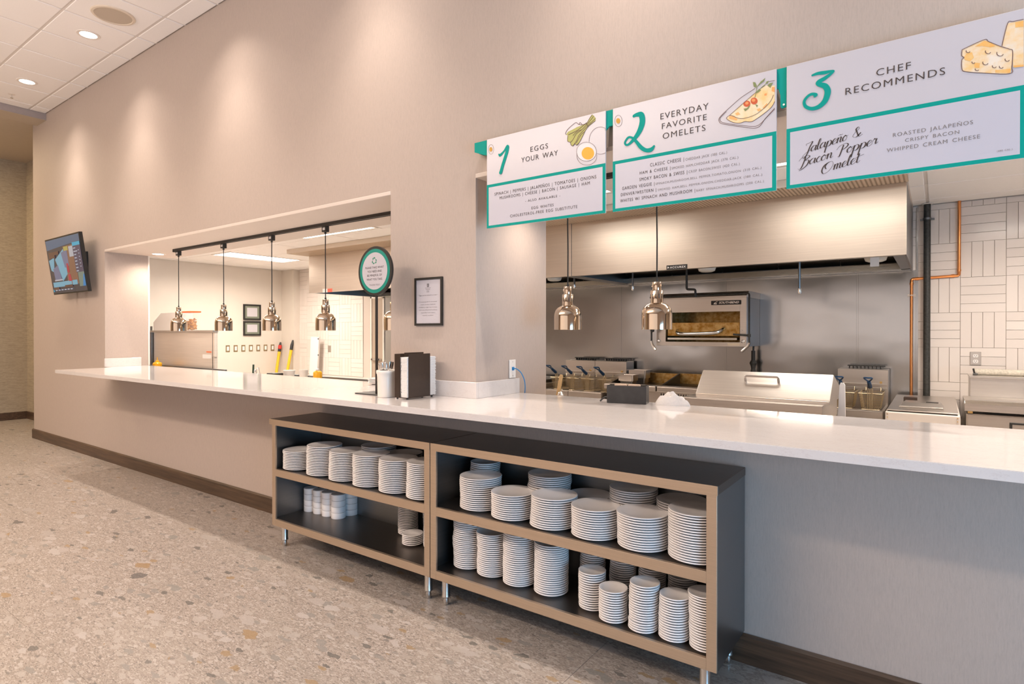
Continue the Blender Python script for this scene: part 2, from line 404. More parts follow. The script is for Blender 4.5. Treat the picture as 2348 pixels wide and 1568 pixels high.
def ribbed():
    t = NT('perforated_plenum'); w = t.n('ShaderNodeTexWave', wave_type='BANDS', bands_direction='X'); t.l(t.P((10, 10, 10)), w.inputs['Vector']); w.inputs['Scale'].default_value = 1.1
    c = t.ramp(w.outputs[0], [(0.2, (0.30, 0.22, 0.14)), (0.6, (0.62, 0.50, 0.38))]); t.l(c, t.b.inputs['Base Color']); t.b.inputs['Metallic'].default_value = 0.5; t.b.inputs['Roughness'].default_value = 0.45
    t.bump(w.outputs[0], 0.5, 0.004); return t.m
M['ribbed'] = ribbed()
# ------------------------------------------------------------------ room shell
YW = 2.712          # serving wall face
HC = 1.067          # counter height
YB = 6.55           # kitchen rear wall
ZC = 4.36           # dining ceiling
ZK = 2.62           # kitchen ceiling
# floor: slab + 1.2 x 0.6 m terrazzo tiles, each its own piece
bm = nb(); box(bm, -14, 7, -7.5, 7, -0.12, -0.012)
floor = struct('floor', bm, M['grout_floor'])
bm = nb(); box(bm, -14, 7, -7.5, 0.944+0.597*-4-0.001, -0.0119, 0); obj('rear_dining_floor', bm, M['terrazzo'], floor)
bm = nb(); box(bm, 0.0006, 1.1994, 0.0006, 0.5997, -0.012, 0.0, 0.0008)
ft = mesh_of(bm, M['terrazzo'], 'floor_tile')
for i in range(-10, 2):
    for j in range(-4, 6):
        x = -1.26 + 1.2*i; y = 0.944 + 0.597*j
        if y > 3.2 or x > 2.5: continue
        if x > -9.5 and y > 2.75: continue
        o = inst('floor_tile', ft, floor, (x - 1.2*0, y, 0)); o.scale = (1, 0.9955, 1)
bm = nb();  box(bm, 2.34, 7, -1.45, 6.9, -0.012, 0); box(bm, -9.6, 2.34, 3.35, 6.9, -0.012, 0)
obj('outer_floor', bm, simple('pale_bounce_floor', (0.55, 0.50, 0.45), 0.6), floor)  # unseen floor made pale to bounce light onto the kitchen ceiling

# serving wall: piers, header, knee walls round the two openings
bm = nb()
box(bm, -10.13, -7.69, YW, 3.18, 0, 4.6)
box(bm, -7.69, -2.963, YW, 3.10, 0, HC-0.034)
box(bm, -7.69, -2.963, YW, 3.45, 2.403, 4.6)
box(bm, -2.963, -2.23, YW, 3.488, 0, 4.6)
box(bm, -2.23, 4.5, YW, 3.10, 0, HC-0.034)
box(bm, -2.23, 4.5, YW, 3.45, 2.403, 4.6)
box(bm, 4.5, 7.0, YW, 3.45, 0, 4.6)
wall = struct('wall_serving', bm, M['paper'])
# painted soffits inside the openings
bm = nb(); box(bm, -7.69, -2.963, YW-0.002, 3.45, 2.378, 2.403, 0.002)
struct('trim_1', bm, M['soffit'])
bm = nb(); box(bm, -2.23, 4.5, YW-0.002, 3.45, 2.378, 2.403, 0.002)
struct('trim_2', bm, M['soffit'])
bm = nb(); box(bm, -7.70, -7.688, 3.165, 3.182, HC, 2.378); struct('trim_3', bm, M['drywall'])
# corridor beyond the left end of the serving wall
bm = nb(); box(bm, -12.75, -12.526, -7, 3.262, 0, 4.325); struct('wall_left', bm, M['paper_far'])
bm = nb(); box(bm, -12.75, -10.0, 3.262, 3.45, 0, 4.6); struct('wall_corridor', bm, M['paper_far'])
bm = nb(); box(bm, -12.75, -9.95, -7, 3.3, 4.325, 4.45); struct('ceiling_corridor', bm, M['beam'])
bm = nb(); box(bm, -9.95, -9.6, -7, YW, 4.272, 4.6); b1 = struct('trim_4', bm, M['beam'])
bm = nb(); box(bm, -9.6, -9.594, -7, YW, 4.274, ZC); obj('beam_face', bm, M['grey_edge'], b1)
# rest of the dining room, behind and right of the camera
bm = nb(); box(bm, 3.5, 3.7, -7, -1.3, 0, 4.4); box(bm, 3.5, 3.7, 1.5, YW, 0, 4.4); box(bm, 3.5, 3.7, -1.3, 1.5, 1.9, 4.4); struct('wall_right', bm, M['paper'])
bm = nb(); box(bm, -12.75, 6.8, -7.2, -7, 0, 4.4); struct('wall_behind', bm, M['paper'])
# dining ceiling: upper deck, grid and 2 x 2 ft tiles
bm = nb(); box(bm, -9.6, 7, -7, YW, ZC+0.012, ZC+0.12); ceil = struct('ceiling_dining', bm, M['cgrid'])
tile_me = {}
def ctile(w, d, mat=M['ctile']):
    k = (round(w, 3), round(d, 3))
    if k not in tile_me:
        bm = nb(); g = 0.011; box(bm, g, w-g, g, d-g, 0, 0.012, 0.004); tile_me[k] = mesh_of(bm, mat, 'ceiling_tile')
    return tile_me[k]
gx = [-9.6] + [-6.38 + 0.6*k for k in range(-5, 9)]; gy = [1.93-0.6*3, 1.93-1.2, 1.93-0.6, 1.93, 2.527, YW]
for a, b in zip(gx, gx[1:]):
    for c, d in zip(gy, gy[1:]): inst('ceiling_tile', ctile(b-a, d-c), ceil, (a, c, ZC))
bm = nb()
for a in gx[1:-1]: box(bm, a-0.011, a+0.011, gy[0], YW, ZC+0.006, ZC+0.013)
for c in gy[:-1]: box(bm, gx[0], gx[-1], c-0.011, c+0.011, ZC+0.004, ZC+0.0125)
box(bm, gx[-1], 7, -7, YW, ZC+0.002, ZC+0.0125); box(bm, -9.6, gx[-1], -7, gy[0], ZC+0.002, ZC+0.0125)
obj('grid_bars', bm, M['cgrid'], ceil)
# kitchen ceiling
bm = nb(); box(bm, -10.2, 4.5, 3.45, 6.75, ZK+0.012, ZK+0.1); kceil = struct('ceiling_kitchen', bm, M['cgrid'])
kx = [-10.0, -9.52, -8.3, -7.08, -5.86, -4.64, -3.42, -2.2, -1.30, -0.08, 1.14, 2.36]; ky = [3.45, 3.88, 4.48, 5.08, 5.68, 6.28, YB]
TROFS = [(-8.82, -8.27, 4.48, 5.70), (-6.35, -5.02, 4.05, 4.43), (-3.25, -2.15, 3.92, 4.44), (-1.28, -0.12, 3.92, 4.44), (0.3, 1.4, 4.5, 5.06), (-8.6, -7.2, 3.47, 3.70)]  # last two panels are unseen, added to light the tile and warming cabinet
for i, (a, b) in enumerate(zip(kx, kx[1:])):
    for j, (c, d) in enumerate(zip(ky, ky[1:])):
        cut = [(p, q, r, u) for p, q, r, u in TROFS if p < b-0.02 and q > a+0.02 and r < d-0.02 and u > c+0.02]
        if not cut: inst('ceiling_tile', ctile(b-a, d-c), kceil, (a, c, ZK)); continue
        p, q, r, u = cut[0]; p = max(a, p); q = min(b, q); r = max(c, r); u = min(d, u)
        for e0, e1, g0, g1 in ((a, p, c, d), (q, b, c, d), (p, q, c, r), (p, q, u, d)):
            if e1-e0 > 0.05 and g1-g0 > 0.05: inst('ceiling_tile', ctile(e1-e0, g1-g0), kceil, (e0, g0, ZK))
bm = nb()
for a in kx[1:-1]: box(bm, a-0.011, a+0.011, 3.45, YB, ZK+0.006, ZK+0.013)
for c in ky[1:-1]: box(bm, -10, 2.36, c-0.011, c+0.011, ZK+0.004, ZK+0.0125)
box(bm, 2.36, 4.5, 3.45, YB, ZK+0.002, ZK+0.0125)
obj('grid_bars', bm, M['cgrid'], kceil)
# kitchen walls
bm = nb(); box(bm, -10.2, -10.0, 3.18, 6.75, 0, ZK+0.1); struct('wall_kitchen_left', bm, M['kwall'])
bm = nb(); box(bm, 4.5, 4.7, 3.0, 6.75, 0, 4.4); struct('wall_kitchen_right', bm, M['kwall'])
bm = nb(); box(bm, -10.2, 4.7, YB+0.012, 6.75, 0, ZK+0.1); rear = struct('wall_rear', bm, M['grout'])
bm = nb(); box(bm, -10.0, -9.62, 6.42, YB+0.02, 0, ZK); struct('trim_5', bm, M['kwall'])
# tiles in basket-weave blocks of four, each tile a piece
bl = 0.311
bm = nb(); g = 0.0013; box(bm, g, bl-g, 0, 0.012, g, bl/4-g, 0.0012); th = mesh_of(bm, M['tile'], 'wall_tile_wide')
bm = nb(); box(bm, g, bl/4-g, 0, 0.012, g, bl-g, 0.0012); tv = mesh_of(bm, M['tile'], 'wall_tile_tall')
bm = nb(); box(bm, g, bl-g, 0, 0.012, g, 0.050, 0.0012); tcut = mesh_of(bm, M['tile'], 'wall_tile_cut')
bm = nb(); box(bm, g, bl/4-g, 0, 0.012, g, 0.050, 0.0012); tcutv = mesh_of(bm, M['tile'], 'wall_tile_cut')
def block(X0, k, tall, rows=4, cols=4, c0=0):
    z = 1.325 + 0.310*k
    if k == 4:
        if tall:
            for c in range(c0, cols): inst('wall_tile', tcutv, rear, (X0 + c*bl/4, YB, z))
        else: inst('wall_tile', tcut, rear, (X0, YB, z))
        return
    if tall:
        for c in range(c0, cols): inst('wall_tile', tv, rear, (X0 + c*bl/4, YB, z))
    else:
        for r in range(rows): inst('wall_tile', th, rear, (X0, YB, z + r*0.31/4))
for i in range(-1, 4):
    for k in range(-2, 5):
        if i == -1 and k < 2: continue
        block(-0.151 + bl*i, k, (i + k) % 2 == 1)
for i in range(-4, 2):
    for k in range(-2, 4):
        block(-8.46 + bl*i, k, (i + k) % 2 == 0)
bm = nb(); box(bm, -9.62, -7.62, YB, YB+0.012, 0, 0.70); box(bm, -9.62, -7.3, YB, YB+0.012, 2.57, ZK); box(bm, 1.1, 4.5, YB, YB+0.012, 0, ZK); box(bm, -0.151, 1.1, YB, YB+0.012, 0, 0.70)
box(bm, -7.3, -0.46, YB, YB+0.012, 2.03, ZK)
obj('plain_tile_field', bm, M['tile'], rear)
bm = nb(); box(bm, -7.63, -7.60, YB-0.02, YB, 0, 2.05); box(bm, -7.33, -7.30, YB-0.02, YB, 0, 2.05); box(bm, -7.63, -7.30, YB-0.02, YB, 2.02, 2.05)
dr = struct('door_1', bm, M['drywall'])
bm = nb(); box(bm, -7.60, -7.33, YB-0.01, YB+0.008, 0, 2.02); obj('door_leaf', bm, simple('tan_door', (0.45, 0.36, 0.28), 0.5), dr)
bm = nb(); box(bm, -7.59, -7.36, YB-0.05, YB-0.03, 1.0, 1.03); box(bm, -7.57, -7.55, YB-0.05, YB-0.01, 1.0, 1.03); box(bm, -7.40, -7.38, YB-0.05, YB-0.01, 1.0, 1.03); obj('push_bar', bm, M['steel'], dr)
# stainless sheets behind the cooking line
seams = [-7.30, -6.83, -5.59, -4.35, -3.11, -1.87, -0.629, -0.155]
for a, b in zip(seams, seams[1:]):
    bm = nb(); box(bm, a+0.004, b-0.004, YB-0.006, YB+0.01, 0.0, 2.03); obj('steel_sheet', bm, M['steel_panel'], rear)
for a in seams[1:]:
    bm = nb(); box(bm, a-0.008, a+0.008, YB-0.009, YB-0.0058, 0.0, 2.03 if a < -0.2 else 2.60, 0.001); obj('seam_strip', bm, M['steel_panel'], rear)
# baseboards
bm = nb(); prism(bm, [(YW, 0), (YW, 0.128), (YW-0.006, 0.130), (YW-0.016, 0.118), (YW-0.016, 0)], 'x', -10.16, 3.5); struct('baseboard_serving', bm, M['walnut'])
bm = nb(); box(bm, -12.526, -12.51, -7, 3.262, 0, 0.126, 0.002); box(bm, -12.51, -10.0, 3.246, 3.262, 0, 0.126, 0.002); struct('baseboard_corridor', bm, M['walnut'])

# ------------------------------------------------------------------ quartz counter
ct = thing('countertop', 'long white quartz countertop with square edge running along the serving wall', 'countertop', (-3, 2.6, HC-0.033))
bm = nb(); prism(bm, [(-7.50, 2.187), (3.49, 2.187), (3.49, 3.138), (-2.232, 3.138), (-2.232, YW-0.001), (-2.961, YW-0.001), (-2.961, 3.138), (-7.688, 3.138), (-7.688, YW-0.001), (-7.50, YW-0.001)], 'z', HC-0.033, HC)
bmesh.ops.bevel(bm, geom=[e for e in bm.edges if e.calc_length() > 0.2 and all(abs(v.co.z-HC) < 1e-4 for v in e.verts)], offset=0.002, segments=2, affect='EDGES')
obj('slab', bm, M['quartz'], ct)
for a in ((-7.688, -7.667, 2.70, 3.08), (-2.960, -2.209, 2.691, 2.7115), (-2.2295, -2.209, 2.712, 3.137)):
    bm = nb(); box(bm, *a, HC, HC+0.096, 0.0015); obj('backsplash', bm, M['quartz'], ct)

# ------------------------------------------------------------------ ceiling fittings
def spot(x, y, z, power, size, blend, color=WARM, r=0.05):
    l = bpy.data.lights.new('downlight_beam', 'SPOT'); l.energy = power; l.color = color; l.spot_size = R(size); l.spot_blend = blend; l.shadow_soft_size = r
    o = bpy.data.objects.new('downlight_beam', l); o.location = (x, y, z); COL.objects.link(o); return o
cans = [(-8.54, 'second nearest the grey beam'), (-6.71, 'beside the round ceiling speaker'), (-4.88, None), (-3.05, None), (-1.22, None), (0.61, None)]
can0 = None
for x, w in cans:
    if w is None:
        spot(x, 2.234, ZC-0.03, (38 if x < -2 else 64), 116, 0.95, (1.0, 0.86, 0.75)); spot(x, 2.234, ZC-0.03, 92, 76, 1.0, (1.0, 0.86, 0.75)); continue
    lab = 'round glowing recessed downlight in the dining ceiling beside the round speaker' if x > -7 else 'round glowing recessed downlight in the dining ceiling near the grey beam and sprinkler'
    t = thing('recessed_downlight', lab, 'ceiling light', (x, 2.234, ZC), 'downlights in the dining ceiling')
    bm = nb(); lathe(bm, [(0.072, -0.001), (0.072, -0.006), (0.095, -0.006), (0.100, 0.0), (0.072, -0.001)], (x, 2.234, ZC), 32); obj('trim_ring', bm, M['drywall'], t)
    bm = nb(); lathe(bm, [(0, -0.004), (0.072, -0.004)], (x, 2.234, ZC), 32); obj('lens', bm, M['lamp'], t)
    spot(x, 2.234, ZC-0.03, (38 if x < -2 else 64), 116, 0.95, (1.0, 0.86, 0.75)); spot(x, 2.234, ZC-0.03, 92, 76, 1.0, (1.0, 0.86, 0.75))
t = thing('recessed_downlight', 'small glowing recessed downlight in the white soffit over the left serving opening', 'ceiling light', (-7.40, 3.155, 2.378))
bm = nb(); lathe(bm, [(0.058, -0.001), (0.058, -0.004), (0.075, -0.004), (0.080, 0.0), (0.058, -0.001)], (-7.40, 3.155, 2.378), 28); obj('trim_ring', bm, M['drywall'], t)
bm = nb(); lathe(bm, [(0, -0.003), (0.058, -0.003)], (-7.40, 3.155, 2.378), 28); obj('lens', bm, M['lamp'], t)
spot(-7.40, 3.155, 2.36, 31, 165, 0.9)
t = thing('recessed_downlight', 'small added downlight in the soffit of the right opening, brightening the column side', 'ceiling light', (-1.94, 3.155, 2.378))
bm = nb(); lathe(bm, [(0.058, -0.001), (0.058, -0.004), (0.075, -0.004), (0.080, 0.0), (0.058, -0.001)], (-1.94, 3.155, 2.378), 28); obj('trim_ring', bm, M['drywall'], t)
bm = nb(); lathe(bm, [(0, -0.003), (0.058, -0.003)], (-1.94, 3.155, 2.378), 28); obj('lens', bm, M['lamp'], t)
spot(-1.94, 3.155, 2.36, 21, 150, 0.9)  # unseen lamp added so the column return reads brighter
t = thing('ceiling_speaker', 'round beige ceiling speaker grille with pale rim in the dining ceiling', 'speaker', (-6.118, 2.234, ZC))
bm = nb(); lathe(bm, [(0.145, -0.004), (0.15, -0.011), (0.168, -0.009), (0.175, 0.0)], (-6.118, 2.234, ZC), 40); obj('rim', bm, simple('cream_rim', (0.72, 0.62, 0.50), 0.5), t)
bm = nb(); lathe(bm, [(0, -0.008), (0.147, -0.006)], (-6.118, 2.234, ZC), 40); obj('grille', bm, M['galv'], t)
t = thing('sprinkler', 'small chrome fire sprinkler on the dining ceiling near the grey beam', 'sprinkler', (-9.146, 2.244, ZC))
bm = nb(); lathe(bm, [(0, -0.004), (0.035, -0.003), (0.038, 0)], (-9.146, 2.244, ZC), 20); obj('escutcheon', bm, M['drywall'], t)
bm = nb(); tube(bm, [(-9.146, 2.244, ZC), (-9.146, 2.244, ZC-0.045)], 0.007); lathe(bm, [(0, -0.047), (0.016, -0.047), (0.016, -0.043), (0, -0.043)], (-9.146, 2.244, ZC), 12); obj('head', bm, M['chrome_blue'], t)
# kitchen troffers: framed glowing panels let into the grid, the last two added for extra light
tl = ['glowing fluorescent troffer in the kitchen ceiling near the left wall', 'glowing fluorescent troffer in the kitchen ceiling before the left half of the hood', 'glowing fluorescent troffer in the kitchen ceiling hidden behind the first two menu signs', 'glowing fluorescent troffer in the kitchen ceiling hidden behind the third menu sign', 'added glowing panel in the kitchen ceiling over the stainless fridge, lighting the tile wall', 'added glowing panel in the kitchen ceiling over the warming cabinet, lighting its front']
for k, (a, b, c, d) in enumerate(TROFS):
    t = thing('ceiling_troffer', tl[k], 'ceiling light', ((a+b)/2, (c+d)/2, ZK), 'fluorescent troffers in the kitchen ceiling')
    bm = nb(); box(bm, a+0.01, b-0.01, c+0.01, c+0.035, ZK-0.004, ZK+0.012); box(bm, a+0.01, b-0.01, d-0.035, d-0.01, ZK-0.004, ZK+0.012); box(bm, a+0.01, a+0.035, c+0.035, d-0.035, ZK-0.004, ZK+0.012); box(bm, b-0.035, b-0.01, c+0.035, d-0.035, ZK-0.004, ZK+0.012)
    obj('frame', bm, M['drywall'], t)
    bm = nb(); box(bm, a+0.035, b-0.035, c+0.035, d-0.035, ZK+0.002, ZK+0.010); obj('lens', bm, M['tube'], t)
    area('troffer_light', ((a+b)/2, (c+d)/2, ZK-0.012), (0, 0, 0), b-a-0.1, d-c-0.1, (47, 47, 6, 6, 52, 14)[k], KWARM, 165)
# ------------------------------------------------------------------ stainless dish cabinets
CZ = 0.868; SH = 0.531; SHB = 0.484; BT = 0.192; BB = 0.146; CY0 = 2.290; CY1 = 2.694
def cabinet(X0, X1, lab, xl, xr):
    t = thing('dish_cabinet', lab, 'cabinet', ((X0+X1)/2, (CY0+CY1)/2, 0), 'open stainless dish cabinets under the counter')
    bm = nb(); box(bm, X0-xl, X1+xr, CY0+0.003, CY1, CZ-0.036, CZ, 0.0015); obj('top', bm, [M['steel_top']], t)
    bm = nb(); box(bm, X0-xl, X1+xr, CY0-0.001, CY0+0.0028, CZ-0.037, CZ+0.0006, 0.0012, 2); obj('front_nosing', bm, M['steel_cab'], t)
    a, b = X0, X1
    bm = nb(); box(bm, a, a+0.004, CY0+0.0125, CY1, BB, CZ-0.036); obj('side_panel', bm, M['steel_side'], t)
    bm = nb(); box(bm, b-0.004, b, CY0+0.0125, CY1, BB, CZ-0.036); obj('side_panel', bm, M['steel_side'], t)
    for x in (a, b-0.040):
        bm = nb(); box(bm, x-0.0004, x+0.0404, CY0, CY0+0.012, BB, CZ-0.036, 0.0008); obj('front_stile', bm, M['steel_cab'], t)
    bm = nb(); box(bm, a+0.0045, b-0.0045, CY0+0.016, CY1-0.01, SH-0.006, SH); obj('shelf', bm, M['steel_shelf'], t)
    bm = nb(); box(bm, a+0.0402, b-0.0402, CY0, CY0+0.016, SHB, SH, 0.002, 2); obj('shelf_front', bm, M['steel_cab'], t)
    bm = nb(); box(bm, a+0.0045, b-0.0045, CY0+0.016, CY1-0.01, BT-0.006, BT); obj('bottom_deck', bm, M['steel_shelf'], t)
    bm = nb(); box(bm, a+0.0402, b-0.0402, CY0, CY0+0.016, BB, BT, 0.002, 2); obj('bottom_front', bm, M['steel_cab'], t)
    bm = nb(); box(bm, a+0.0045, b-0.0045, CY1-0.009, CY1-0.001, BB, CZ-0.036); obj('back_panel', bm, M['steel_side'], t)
    bm = nb(); box(bm, a+0.0402, b-0.0402, CY0+0.0005, CY0+0.014, CZ-0.040, CZ-0.0362); obj('top_return', bm, M['steel_cab'], t)
    for x, y in ((a+0.062, 2.345), (b-0.062, 2.345), (a+0.062, 2.655), (b-0.062, 2.655)):
        bm = nb(); lathe(bm, [(0, BB), (0.0215, BB), (0.0215, 0.055), (0.0235, 0.050), (0.0235, 0.044), (0.019, 0.040), (0, 0.040)], (x, y, 0), 20)
        lg = obj('leg', bm, M['chrome_leg'], t)
        bm = nb(); lathe(bm, [(0, 0.0402), (0.0135, 0.0402), (0.0165, 0.022), (0.0145, 0.004), (0.012, 0.0), (0, 0)], (x, y, 0), 16)
        obj('foot', bm, M['chrome_leg'], lg)
    return t
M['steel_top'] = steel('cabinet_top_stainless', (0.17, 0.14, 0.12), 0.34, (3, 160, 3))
M['chrome_leg'] = simple('chromed_leg', (0.62, 0.60, 0.58), 0.22, 1.0)
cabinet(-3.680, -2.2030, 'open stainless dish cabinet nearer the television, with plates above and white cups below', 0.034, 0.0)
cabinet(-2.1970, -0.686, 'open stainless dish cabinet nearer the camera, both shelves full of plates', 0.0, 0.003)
# ------------------------------------------------------------------ plates: nested stacks, every plate its own object
def plate_mesh(name, r, n=30):
    bm = nb()
    lathe(bm, [(0, 0.0008), (0.58*r, 0.0008), (0.60*r, 0.0), (0.63*r, 0.0012), (r*0.97, 0.0112), (r, 0.0130), (r, 0.0150), (r*0.985, 0.0163), (r*0.93, 0.0158),
               (0.74*r, 0.0128), (0.68*r, 0.0106), (0, 0.0105)], (0, 0, 0), n)
    return mesh_of(bm, M['china'], name)
PM = {'dinner_plate': (plate_mesh('dinner_plate', 0.112, 40), 0.112), 'salad_plate': (plate_mesh('salad_plate', 0.0845, 32), 0.0845), 'saucer': (plate_mesh('saucer', 0.0635, 28), 0.0635)}
WORD = {'dinner_plate': 'large white plate', 'salad_plate': 'medium white plate', 'saucer': 'small white saucer'}
def stack(kind, x, y, z, n, where):
    me, r = PM[kind]; dx = dy = 0.0; rnd = random.Random(int(x*1000) ^ int(y*777))
    lx, ly = rnd.uniform(-0.003, 0.003), rnd.uniform(-0.001, 0.003)
    for k in range(n):
        jog = 0.0012 if rnd.random() > 0.15 else 0.003
        dx = max(-0.005, min(0.005, dx + rnd.uniform(-jog, jog))); dy = max(-0.003, min(0.005, dy + rnd.uniform(-jog, jog)))
        o = bpy.data.objects.new(kind, me); COL.objects.link(o)
        o.location = (x + dx + lx*k/n, y + dy + ly*k/n, z + 0.0105*k); o.rotation_euler = (0, 0, rnd.uniform(0, 6))
        top = n - k
        meta(o, '%s, %s in %s' % (WORD[kind], ORD[top], where), 'plate', 'plates in ' + where)
TL = ['leftmost', 'second', 'third', 'fourth', 'fifth', 'rightmost']
for w, (x, n) in zip(['leftmost front stack', 'second front stack', 'third front stack', 'fourth front stack', 'fifth front stack', 'rightmost front stack'],
                     [(-3.530, 12), (-3.262, 18), (-3.030, 17), (-2.800, 18), (-2.566, 18), (-2.340, 19)]):
    stack('dinner_plate', x, 2.405, SH, n, w + ', left cabinet upper shelf')
for w, x, n in (('left back stack', -2.925, 19), ('right back stack', -2.683, 17)):
    stack('dinner_plate', x, 2.570, SH, n, w + ', left cabinet upper shelf')
for w, (x, n) in zip(['leftmost front stack', 'second front stack', 'third front stack', 'fourth front stack', 'fifth front stack', 'rightmost front stack'],
                     [(-1.962, 16), (-1.733, 12), (-1.498, 14), (-1.268, 13), (-1.035, 14), (-0.806, 19)]):
    stack('dinner_plate', x, 2.430 if n == 16 else 2.406, SH, n, w + ', right cabinet upper shelf')
stack('salad_plate', -2.066, 2.596, SH, 19, 'back corner stack, right cabinet upper shelf')
for w, x, n in (('first back stack', -1.625, 19), ('lowest back stack', -1.392, 12), ('third back stack', -1.160, 19), ('last back stack', -0.925, 17)):
    stack('dinner_plate', x, 2.571, SH, n, w + ', right cabinet upper shelf')
for w, (x, y, n) in zip(['leftmost stack', 'second stack', 'third stack', 'fourth stack'], [(-2.062, 2.45, 25), (-1.893, 2.445, 21), (-1.715, 2.436, 25), (-1.530, 2.440, 23)]):
    stack('salad_plate', x, y, BT, n, w + ', right cabinet bottom shelf')
for w, (x, y, n) in zip(['first front stack', 'second front stack', 'third front stack', 'fourth front stack', 'rightmost front stack'], [(-1.287, 2.41, 16), (-1.157, 2.362, 13), (-1.017, 2.360, 19), (-0.884, 2.368, 17), (-0.752+0.0, 2.366, 21)]):
    stack('saucer', x, y, BT, n, w + ', right cabinet bottom shelf')
for w, (x, y, n) in zip(['first back stack', 'second back stack', 'third back stack', 'darkest back stack'], [(-1.385, 2.585, 18), (-1.222, 2.59, 19), (-1.072, 2.59, 17), (-0.930, 2.60, 16)]):
    stack('saucer', x, y, BT, n, w + ', right cabinet bottom shelf')
for w, (x, y, n) in zip(['tall back stack', 'short stack', 'stack by the stile', ], [(-2.700, 2.615, 20), (-2.545, 2.50, 6), (-2.405, 2.54, 20)]):
    stack('saucer', x, y, BT, n, w + ', left cabinet bottom shelf')
stack('saucer', -2.49, 2.626, BT, 18, 'hindmost right stack, left cabinet bottom shelf')
# cups, upside down, four high
bm = nb(); lathe(bm, [(0.045, 0.0), (0.0483, 0.0004), (0.0488, 0.0012), (0.0488, 0.0385), (0.0478, 0.0395), (0.040, 0.0397), (0.0395, 0.0407), (0, 0.0407)], (0, 0, 0), 32); lathe(bm, [(0.046, 0.0), (0.046, 0.034), (0, 0.036)], (0, 0, 0), 32)
cupm = mesh_of(bm, M['china'], 'cup')
for w, (x, y) in zip(['leftmost stack', 'second stack', 'third stack', 'foremost stack', 'hindmost stack'], [(-3.622, 2.556), (-3.524, 2.562), (-3.4255, 2.562), (-3.327, 2.566), (-3.318, 2.664)]):
    for k in range(4):
        o = bpy.data.objects.new('cup', cupm); COL.objects.link(o); o.location = (x, y, BT + 0.041*k)
        meta(o, 'white upturned cup, %s in %s, left cabinet' % (ORD[4-k], w), 'cup', 'cups stacked in the left cabinet')
# ------------------------------------------------------------------ heat lamps on their tracks
def track(x0, x1, lab):
    t = thing('lamp_track', lab, 'track', ((x0+x1)/2, 3.09, 2.36))
    bm = nb(); prism(bm, [(3.072, 2.378), (3.108, 2.378), (3.108, 2.352), (3.096, 2.350), (3.096, 2.357), (3.084, 2.357), (3.084, 2.350), (3.072, 2.352)], 'x', x0, x1); obj('rail', bm, M['black_metal'], t)
    bm = nb(); box(bm, x0-0.01, x0, 3.068, 3.112, 2.345, 2.378, 0.001); obj('end_cap', bm, M['black_metal'], t)
    bm = nb(); box(bm, x1, x1+0.012, 3.068, 3.112, 2.345, 2.378, 0.001); obj('end_cap', bm, M['black_metal'], t)
track(-6.84, -2.985, 'long black lamp track on the soffit of the left serving opening')
track(-2.20, -0.95, 'black lamp track in the right serving opening behind the menu signs')
def heat_lamp(x, lab):
    y = 3.09; t = thing('heat_lamp', lab, 'heat lamp', (x, y, 1.476), 'chrome heat lamps over the counter')
    bm = nb(); lathe(bm, [(0.0800, 0.003), (0.0825, 0.0), (0.0825, 0.080), (0.0805, 0.098), (0.0735, 0.118), (0.060, 0.134), (0.044, 0.143), (0.036, 0.1455)], (x, y, 1.476), 40)
    lathe(bm, [(0.0810, 0.001), (0.0810, 0.080), (0.079, 0.097), (0.072, 0.116), (0.058, 0.132), (0.036, 0.143)], (x, y, 1.476), 40)
    sh = obj('shade', bm, M['chrome'], t, smooth=True)
    bm = nb(); lathe(bm, [(0.030, 0.144), (0.0345, 0.146), (0.0345, 0.211), (0.033, 0.214), (0.024, 0.2145)], (x, y, 1.476), 32); co = obj('vented_collar', bm, M['chrome'], t, smooth=False)
    for f in co.data.polygons: f.use_smooth = True
    bm = nb()
    for k in range(12):
        a = 2*math.pi*k/12 + 0.2; cx, cy = x + 0.0346*math.cos(a), y + 0.0346*math.sin(a)
        vs = [bm.verts.new((cx + s*0.0018*-math.sin(a) + 0.0004*math.cos(a), cy + s*0.0018*math.cos(a) + 0.0004*math.sin(a), z)) for s, z in ((-1, 1.646), (1, 1.646), (1, 1.670), (-1, 1.670))]
        bm.faces.new(vs)
    obj('vent_slots', bm, M['black'], co, recalc=False)
    bm = nb(); lathe(bm, [(0.0, 0.261), (0.0235, 0.261), (0.0245, 0.258), (0.0245, 0.216), (0.024, 0.2135)], (x, y, 1.476), 28); obj('socket', bm, M['chrome'], t, smooth=True)
    bm = nb(); tube(bm, [(x-0.028, y-0.006, 1.716), (x-0.022, y-0.004, 1.716)], 0.006, 8); lathe(bm, [(0, 0), (0.006, 0.0), (0.006, 0.012), (0, 0.012)], (x+0.027, y-0.008, 1.712), 8); obj('switch', bm, M['chrome'], t)
    bm = nb(); lathe(bm, [(0, 0.006), (0.042, 0.006), (0.048, 0.03), (0.03, 0.06), (0.02, 0.085), (0, 0.085)], (x, y, 1.480), 20); obj('bulb', bm, simple('bulb_glass', (0.8, 0.75, 0.7), 0.3), t, smooth=True)
    bm = nb(); tube(bm, [(x, y, 1.735), (x, y, 1.752)], 0.0075, 10); tube(bm, [(x, y, 1.75), (x+0.0012, y, 1.95), (x-0.0012, y, 2.12), (x, y, 2.29)], 0.0042, 8); obj('cord', bm, M['black'], t)
    bm = nb(); box(bm, x-0.025, x+0.025, y-0.020, y+0.020, 2.303, 2.352, 0.002); tube(bm, [(x, y, 2.288), (x, y, 2.304)], 0.009, 10); ad = obj('track_adapter', bm, M['black_metal'], t)
    bm = nb(); box(bm, x-0.010, x+0.020, y-0.0215, y-0.0202, 2.316, 2.337); obj('rating_label', bm, M['white_plastic'], ad)
    return t
